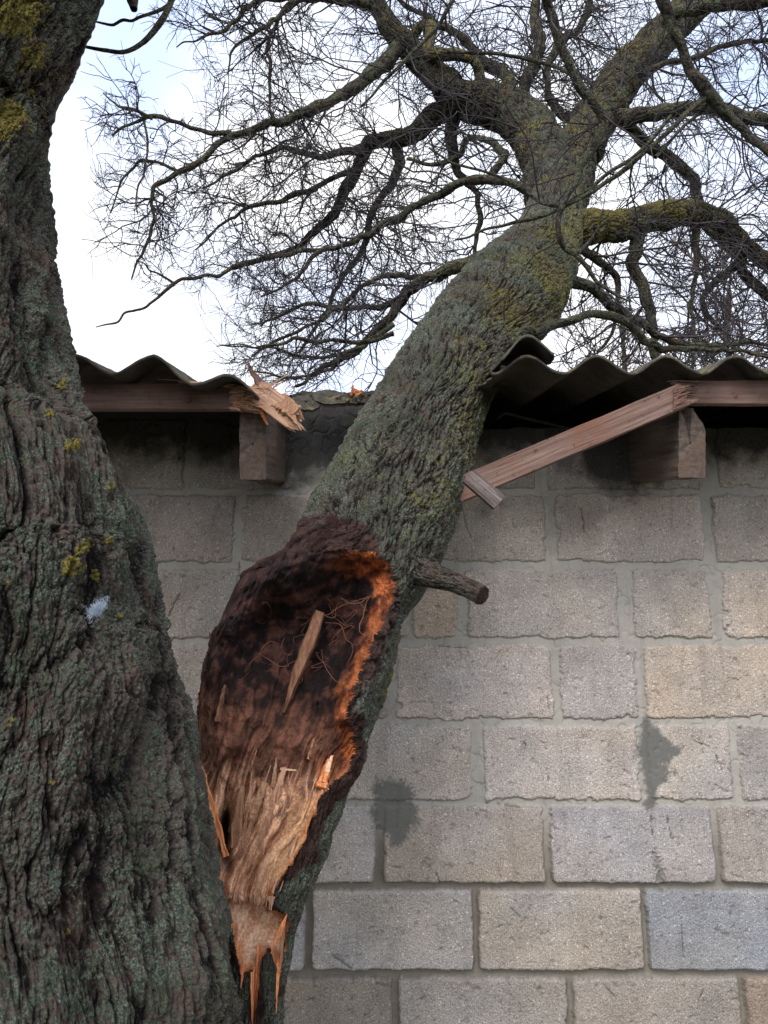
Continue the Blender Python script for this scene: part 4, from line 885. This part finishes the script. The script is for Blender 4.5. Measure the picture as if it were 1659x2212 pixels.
# ------------------------------------------------------------------ twigs
class Twigs:
    def __init__(s): s.L = {}
    def add(s, pts, r0, r1):
        n = len(pts); s.L.setdefault(n, []).append((pts, np.linspace(r0, r1, n)))
    def build(s, name, mat, parent, k=4):
        vs, fs, off = [], [], 0
        for n, lst in s.L.items():
            Pp = np.array([a for a, _ in lst]); Rr = np.array([b for _, b in lst]); m_ = len(Pp)
            T = np.gradient(Pp, axis=1); T /= np.linalg.norm(T, axis=-1)[..., None]+1e-9
            ref = np.array([.31, .77, .55]); U = np.cross(ref, T); U /= np.linalg.norm(U, axis=-1)[..., None]+1e-9; W = np.cross(T, U)
            ph = np.linspace(0, 2*math.pi, k, endpoint=False)
            G = Pp[:, :, None]+Rr[:, :, None, None]*(np.cos(ph)[:, None]*U[:, :, None]+np.sin(ph)[:, None]*W[:, :, None])
            f = grid_faces(n, k, True); F_ = (f[None]+(np.arange(m_)*n*k)[:, None, None]).reshape(-1, 4)+off
            vs.append(G.reshape(-1, 3)); fs.append(F_); off += m_*n*k
        V = np.vstack(vs); o = mesh_np(name, V, np.concatenate(fs), mat, parent); o['kind'] = 'stuff'; return o
def unit(v): return v/(np.linalg.norm(v)+1e-9)
def grow(tw, rg, p, d, L, r, lev, grav, ok, wob=.21, spurs=True):
    n = 9 if lev < 2 else (6 if lev == 2 else 4); st = L/(n-1); pts = [p]
    for i in range(n-1):
        d = unit(d+rg.normal(size=3)*wob+np.array([0, 0, grav])); p = p+d*st; pts.append(p)
    pts = np.array(pts)
    if not ok(pts): return
    tw.add(pts, r, r*.45 if lev < 3 else r*.6)
    if lev >= 3: return
    k = {0: 9, 1: 8, 2: 3.2}[lev]; k = max(2, int(k*rg.uniform(.6, 1.3)))
    for j in range(k):
        t = rg.uniform(.12, 1); i = min(int(t*(n-1)), n-2); q = pts[i]+(pts[i+1]-pts[i])*(t*(n-1)-i)
        tg = unit(pts[i+1]-pts[i]); nd = unit(tg*rg.uniform(.3, 1.1)+unit(np.cross(tg, rg.normal(size=3)))*rg.uniform(.5, 1.1))
        grow(tw, rg, q, nd, L*rg.uniform(.30, .62), r*rg.uniform(.48, .68), lev+1, grav*1.2, ok, wob*1.05)
def okA(pts):
    px, py, d = proj(pts)
    if (pts[:, 1] < 1.95).any(): return False
    roof = CAMZ+.63+(pts[:, 1]-1.5)*math.tan(SL)
    if (pts[:, 2] < roof).any(): return False
    if px.min() < 178+14*math.sin(py[0]*.02): return False
    if ((px < 420) & (py > 640)).any() and rngA.random() < .8: return False
    if ((px < 400) & (py > 330) & (px > 215) & (py < 200)).any(): return False
    # keep most twigs behind the thick trunk
    on = (py > 430) & (py < 860) & (np.abs(px-(1170-(py-480)*.78)) < 120) & (pts[:, 1] < 2.6)
    if on.any() and rngA.random() < .93: return False
    return True
rngA = np.random.default_rng(21)
tw = Twigs()
DENS = {'D': 15, 'D2': 15, 'D3': 20, 'D4': 12, 'D5': 18, 'E3': 20, 'E4': 22, 'E': 17, 'F2': 8, 'F4': 7, 'H': 7, 'A': 9, 'B': 11, 'S1': 15, 'S2': 13, 'S3': 13, 'C': 13, 'G3': 13, 'F3': 9}
for nm, (Q, rr) in limb_pts.items():
    seg = np.linalg.norm(np.diff(Q, axis=0), axis=1); Ltot = seg.sum(); cnt = int(Ltot*1.5*DENS.get(nm, 13))
    for j in range(cnt):
        t = rngA.uniform(.1, 1)**.8; i = min(int(t*59), 58); q = Q[i]+(Q[i+1]-Q[i])*rngA.random()
        tg = unit(Q[i+1]-Q[i]); nd = unit(tg*rngA.uniform(.1, .9)+unit(np.cross(tg, rngA.normal(size=3))))
        nd[1] = nd[1]*.8
        thin = rr[i] < .012; L = rngA.uniform(.22, .62) if not thin else rngA.uniform(.12, .34)
        if nm in ('D2', 'D3', 'D4', 'D5', 'F4', 'F2'): L *= .65
        grow(tw, rngA, q, nd, L, min(rr[i]*.5, rngA.uniform(.0024, .0050)), 1, rngA.uniform(-.05, .015), okA)
tw.build('twigs', M_twig, T2)
print('twigs A', sum(len(a) for a in tw.L.values()))

# ------------------------------------------------------------------ overhanging branches of the standing tree
NEAR = [
 [(60, -420, 260, 1.2), (330, -620, 120, 1.25), (700, -640, 90, 1.35), (1100, -560, 70, 1.45), (1400, -420, 56, 1.5), (1640, -330, 44, 1.5)],
 [(1120, -560, 40, 1.45), (1150, -250, 26, 1.5), (1168, -60, 20, 1.55), (1185, 30, 20, 1.6), (1208, 85, 21, 1.62), (1222, 140, 21, 1.64), (1245, 185, 21, 1.66), (1285, 232, 20, 1.68), (1308, 262, 21, 1.7), (1290, 310, 19, 1.7), (1262, 342, 18, 1.7), (1248, 372, 19, 1.7), (1225, 420, 12, 1.7), (1206, 470, 11, 1.7), (1210, 520, 12, 1.72), (1245, 548, 12, 1.74), (1275, 590, 9, 1.76), (1310, 625, 7, 1.78), (1360, 650, 4, 1.8)],
 [(1400, -430, 36, 1.5), (1410, -150, 26, 1.55), (1430, 0, 25, 1.6), (1450, 50, 25, 1.62), (1478, 100, 22, 1.64), (1495, 150, 22, 1.66), (1535, 212, 26, 1.68), (1580, 262, 18, 1.7), (1625, 300, 15, 1.7), (1680, 345, 13, 1.7), (1760, 380, 8, 1.7)],
 [(1528, 205, 14, 1.68), (1470, 262, 11, 1.68), (1400, 320, 10, 1.68), (1330, 380, 10, 1.7), (1260, 420, 10, 1.7), (1195, 455, 9, 1.72), (1120, 475, 8, 1.74), (1050, 500, 6, 1.76), (985, 520, 4, 1.78)],
 [(1450, 250, 8, 1.68), (1380, 330, 9, 1.7), (1320, 370, 9, 1.7), (1240, 430, 8, 1.72), (1180, 440, 8, 1.74), (1110, 395, 6, 1.76), (1020, 360, 6, 1.78), (930, 320, 4, 1.8)],
 [(1020, -120, 12, 1.5), (975, 8, 9, 1.5), (925, 75, 9, 1.5), (870, 138, 8, 1.5), (825, 180, 6, 1.5), (780, 230, 4, 1.5)],
 [(1415, 340, 8, 1.7), (1500, 250, 7, 1.72), (1530, 215, 8, 1.7)],
 [(450, -350, 22, 1.3), (400, -80, 16, 1.3), (368, 5, 13, 1.3), (345, 45, 13, 1.3), (305, 88, 11, 1.3), (270, 115, 9, 1.3), (235, 116, 8, 1.3), (190, 110, 6, 1.3)],
 [(400, -30, 8, 1.3), (360, 10, 8, 1.3), (325, 32, 7, 1.3), (290, 42, 6, 1.3), (255, 48, 6, 1.3), (208, 40, 4, 1.3)],
 [(330, -300, 60, 1.25), (300, -80, 34, 1.25), (285, 0, 22, 1.25), (288, 22, 12, 1.25)],
 [(965, 112, 7, 1.8), (1050, 115, 8, 1.8), (1130, 125, 8, 1.8), (1200, 145, 8, 1.8), (1232, 152, 6, 1.75)],
 [(1248, 548, 8, 1.74), (1290, 500, 4, 1.8), (1330, 470, 3, 1.8)],
 [(1210, 520, 5, 1.72), (1150, 560, 4, 1.72), (1100, 640, 4, 1.75), (1085, 690, 3, 1.8)],
]
def okN(pts):
    px, py, d = proj(pts); return not ((py > 560).any() or (pts[:, 1] < 1.0).any() or ((px < 420) & (py > 60)).any())
tw2 = Twigs(); rngA2 = np.random.default_rng(5)
for kx, L in enumerate(NEAR):
    wm = max(p[2] for p in L); c = kinked(limb_ctrl(L), .003 if wm > 60 else .008, kx*1.7+50)
    bark_limb('branch', c, int(80+len(L)*22), 120 if wm > 100 else 28, M_bark if wm > 100 else M_limb, T1, 60., .004, .003, kx*5.7+200, yel=.05)
    Q, s = catmull(c, 60)
    if kx == 0 or kx == 9: continue
    for j in range(int(s[-1]*(9 if kx not in (7, 8) else 2))):
        i = rngA2.integers(8, 58); q = Q[i, :3]; tg = unit(Q[i+1, :3]-q); nd = unit(tg*.6+unit(np.cross(tg, rngA2.normal(size=3))))
        grow(tw2, rngA2, q, nd, rngA2.uniform(.12, .34), min(Q[i, 3]*.5, .0024), 2, -.02, okN, .16)
tw2.build('twigs', M_twig, T1)

# ------------------------------------------------------------------ bare trees beyond the shed
def far_tree(label, px, Y, hgt, lean, seed, r0=.11):
    root = thing('bare_tree', label, 'tree', 'bare trees standing beyond the shed')
    rg = np.random.default_rng(seed); b = at(px, 900, Y); b[2] = 0
    pts = [(b[0]+lean*t*hgt+rg.normal()*.05, b[1]+rg.normal()*.05, hgt*t, r0*(1-.85*t)) for t in np.linspace(0, 1, 9)]
    bark_limb('trunk', np.array(pts), 200, 30, M_limb, root, 30., .01, .02, seed, yel=.3)
    Q, _ = catmull(np.array(pts), 60); tf = Twigs()
    def okF(p):
        x, y, d = proj(p); return not (x < 1080).any()
    for j in range(17):
        i = rg.integers(16, 59); q = Q[i, :3]; tg = np.array([0, 0, 1.]); nd = unit(tg*.7+unit(np.array([rg.normal(), rg.normal(), 0])))
        grow(tf, rg, q, nd, rg.uniform(.9, 1.9), .012, 0, .02, okF, .17)
    tf.build('twigs', M_twig2, root)
far_tree('bare reddish brown tree beyond the shed behind the snapped board', 1560, 7.0, 5.2, .03, 11)
far_tree('bare reddish brown tree beyond the shed at the right edge', 1900, 6.2, 5.0, -.05, 12)
far_tree('bare reddish brown tree beyond the shed just right of the leaning trunk', 1330, 8.5, 5.6, .02, 13)

# ------------------------------------------------------------------ white feather caught on the bark
def feather():
    c = at(210, 1316, .795); rg = np.random.default_rng(2); tf = Twigs()
    for i in range(900):
        a = rg.uniform(0, 2*math.pi); L = rg.uniform(.002, .006); t_ = rg.normal(); o_ = c+np.array([.0035*t_, 0, .003*t_])+rg.normal(size=3)*np.array([.0020, .002, .0028])
        d = unit(np.array([math.cos(a)*1.1, -rg.uniform(.0, 1.1), math.sin(a)+.3])); pts = [o_]
        for k in range(4): d = unit(d+rg.normal(size=3)*.25); pts.append(pts[-1]+d*L/4)
        tf.add(np.array(pts), .00014, .00008)
    m = NT('white_down'); m.col((.45, .52, .64)); m.b.inputs['Roughness'].default_value = .8
    o = tf.build('feather', m.m, None, 3); del o['kind']
    tag(o, 'tuft of white down feather caught on the standing trunk', 'feather')
feather()
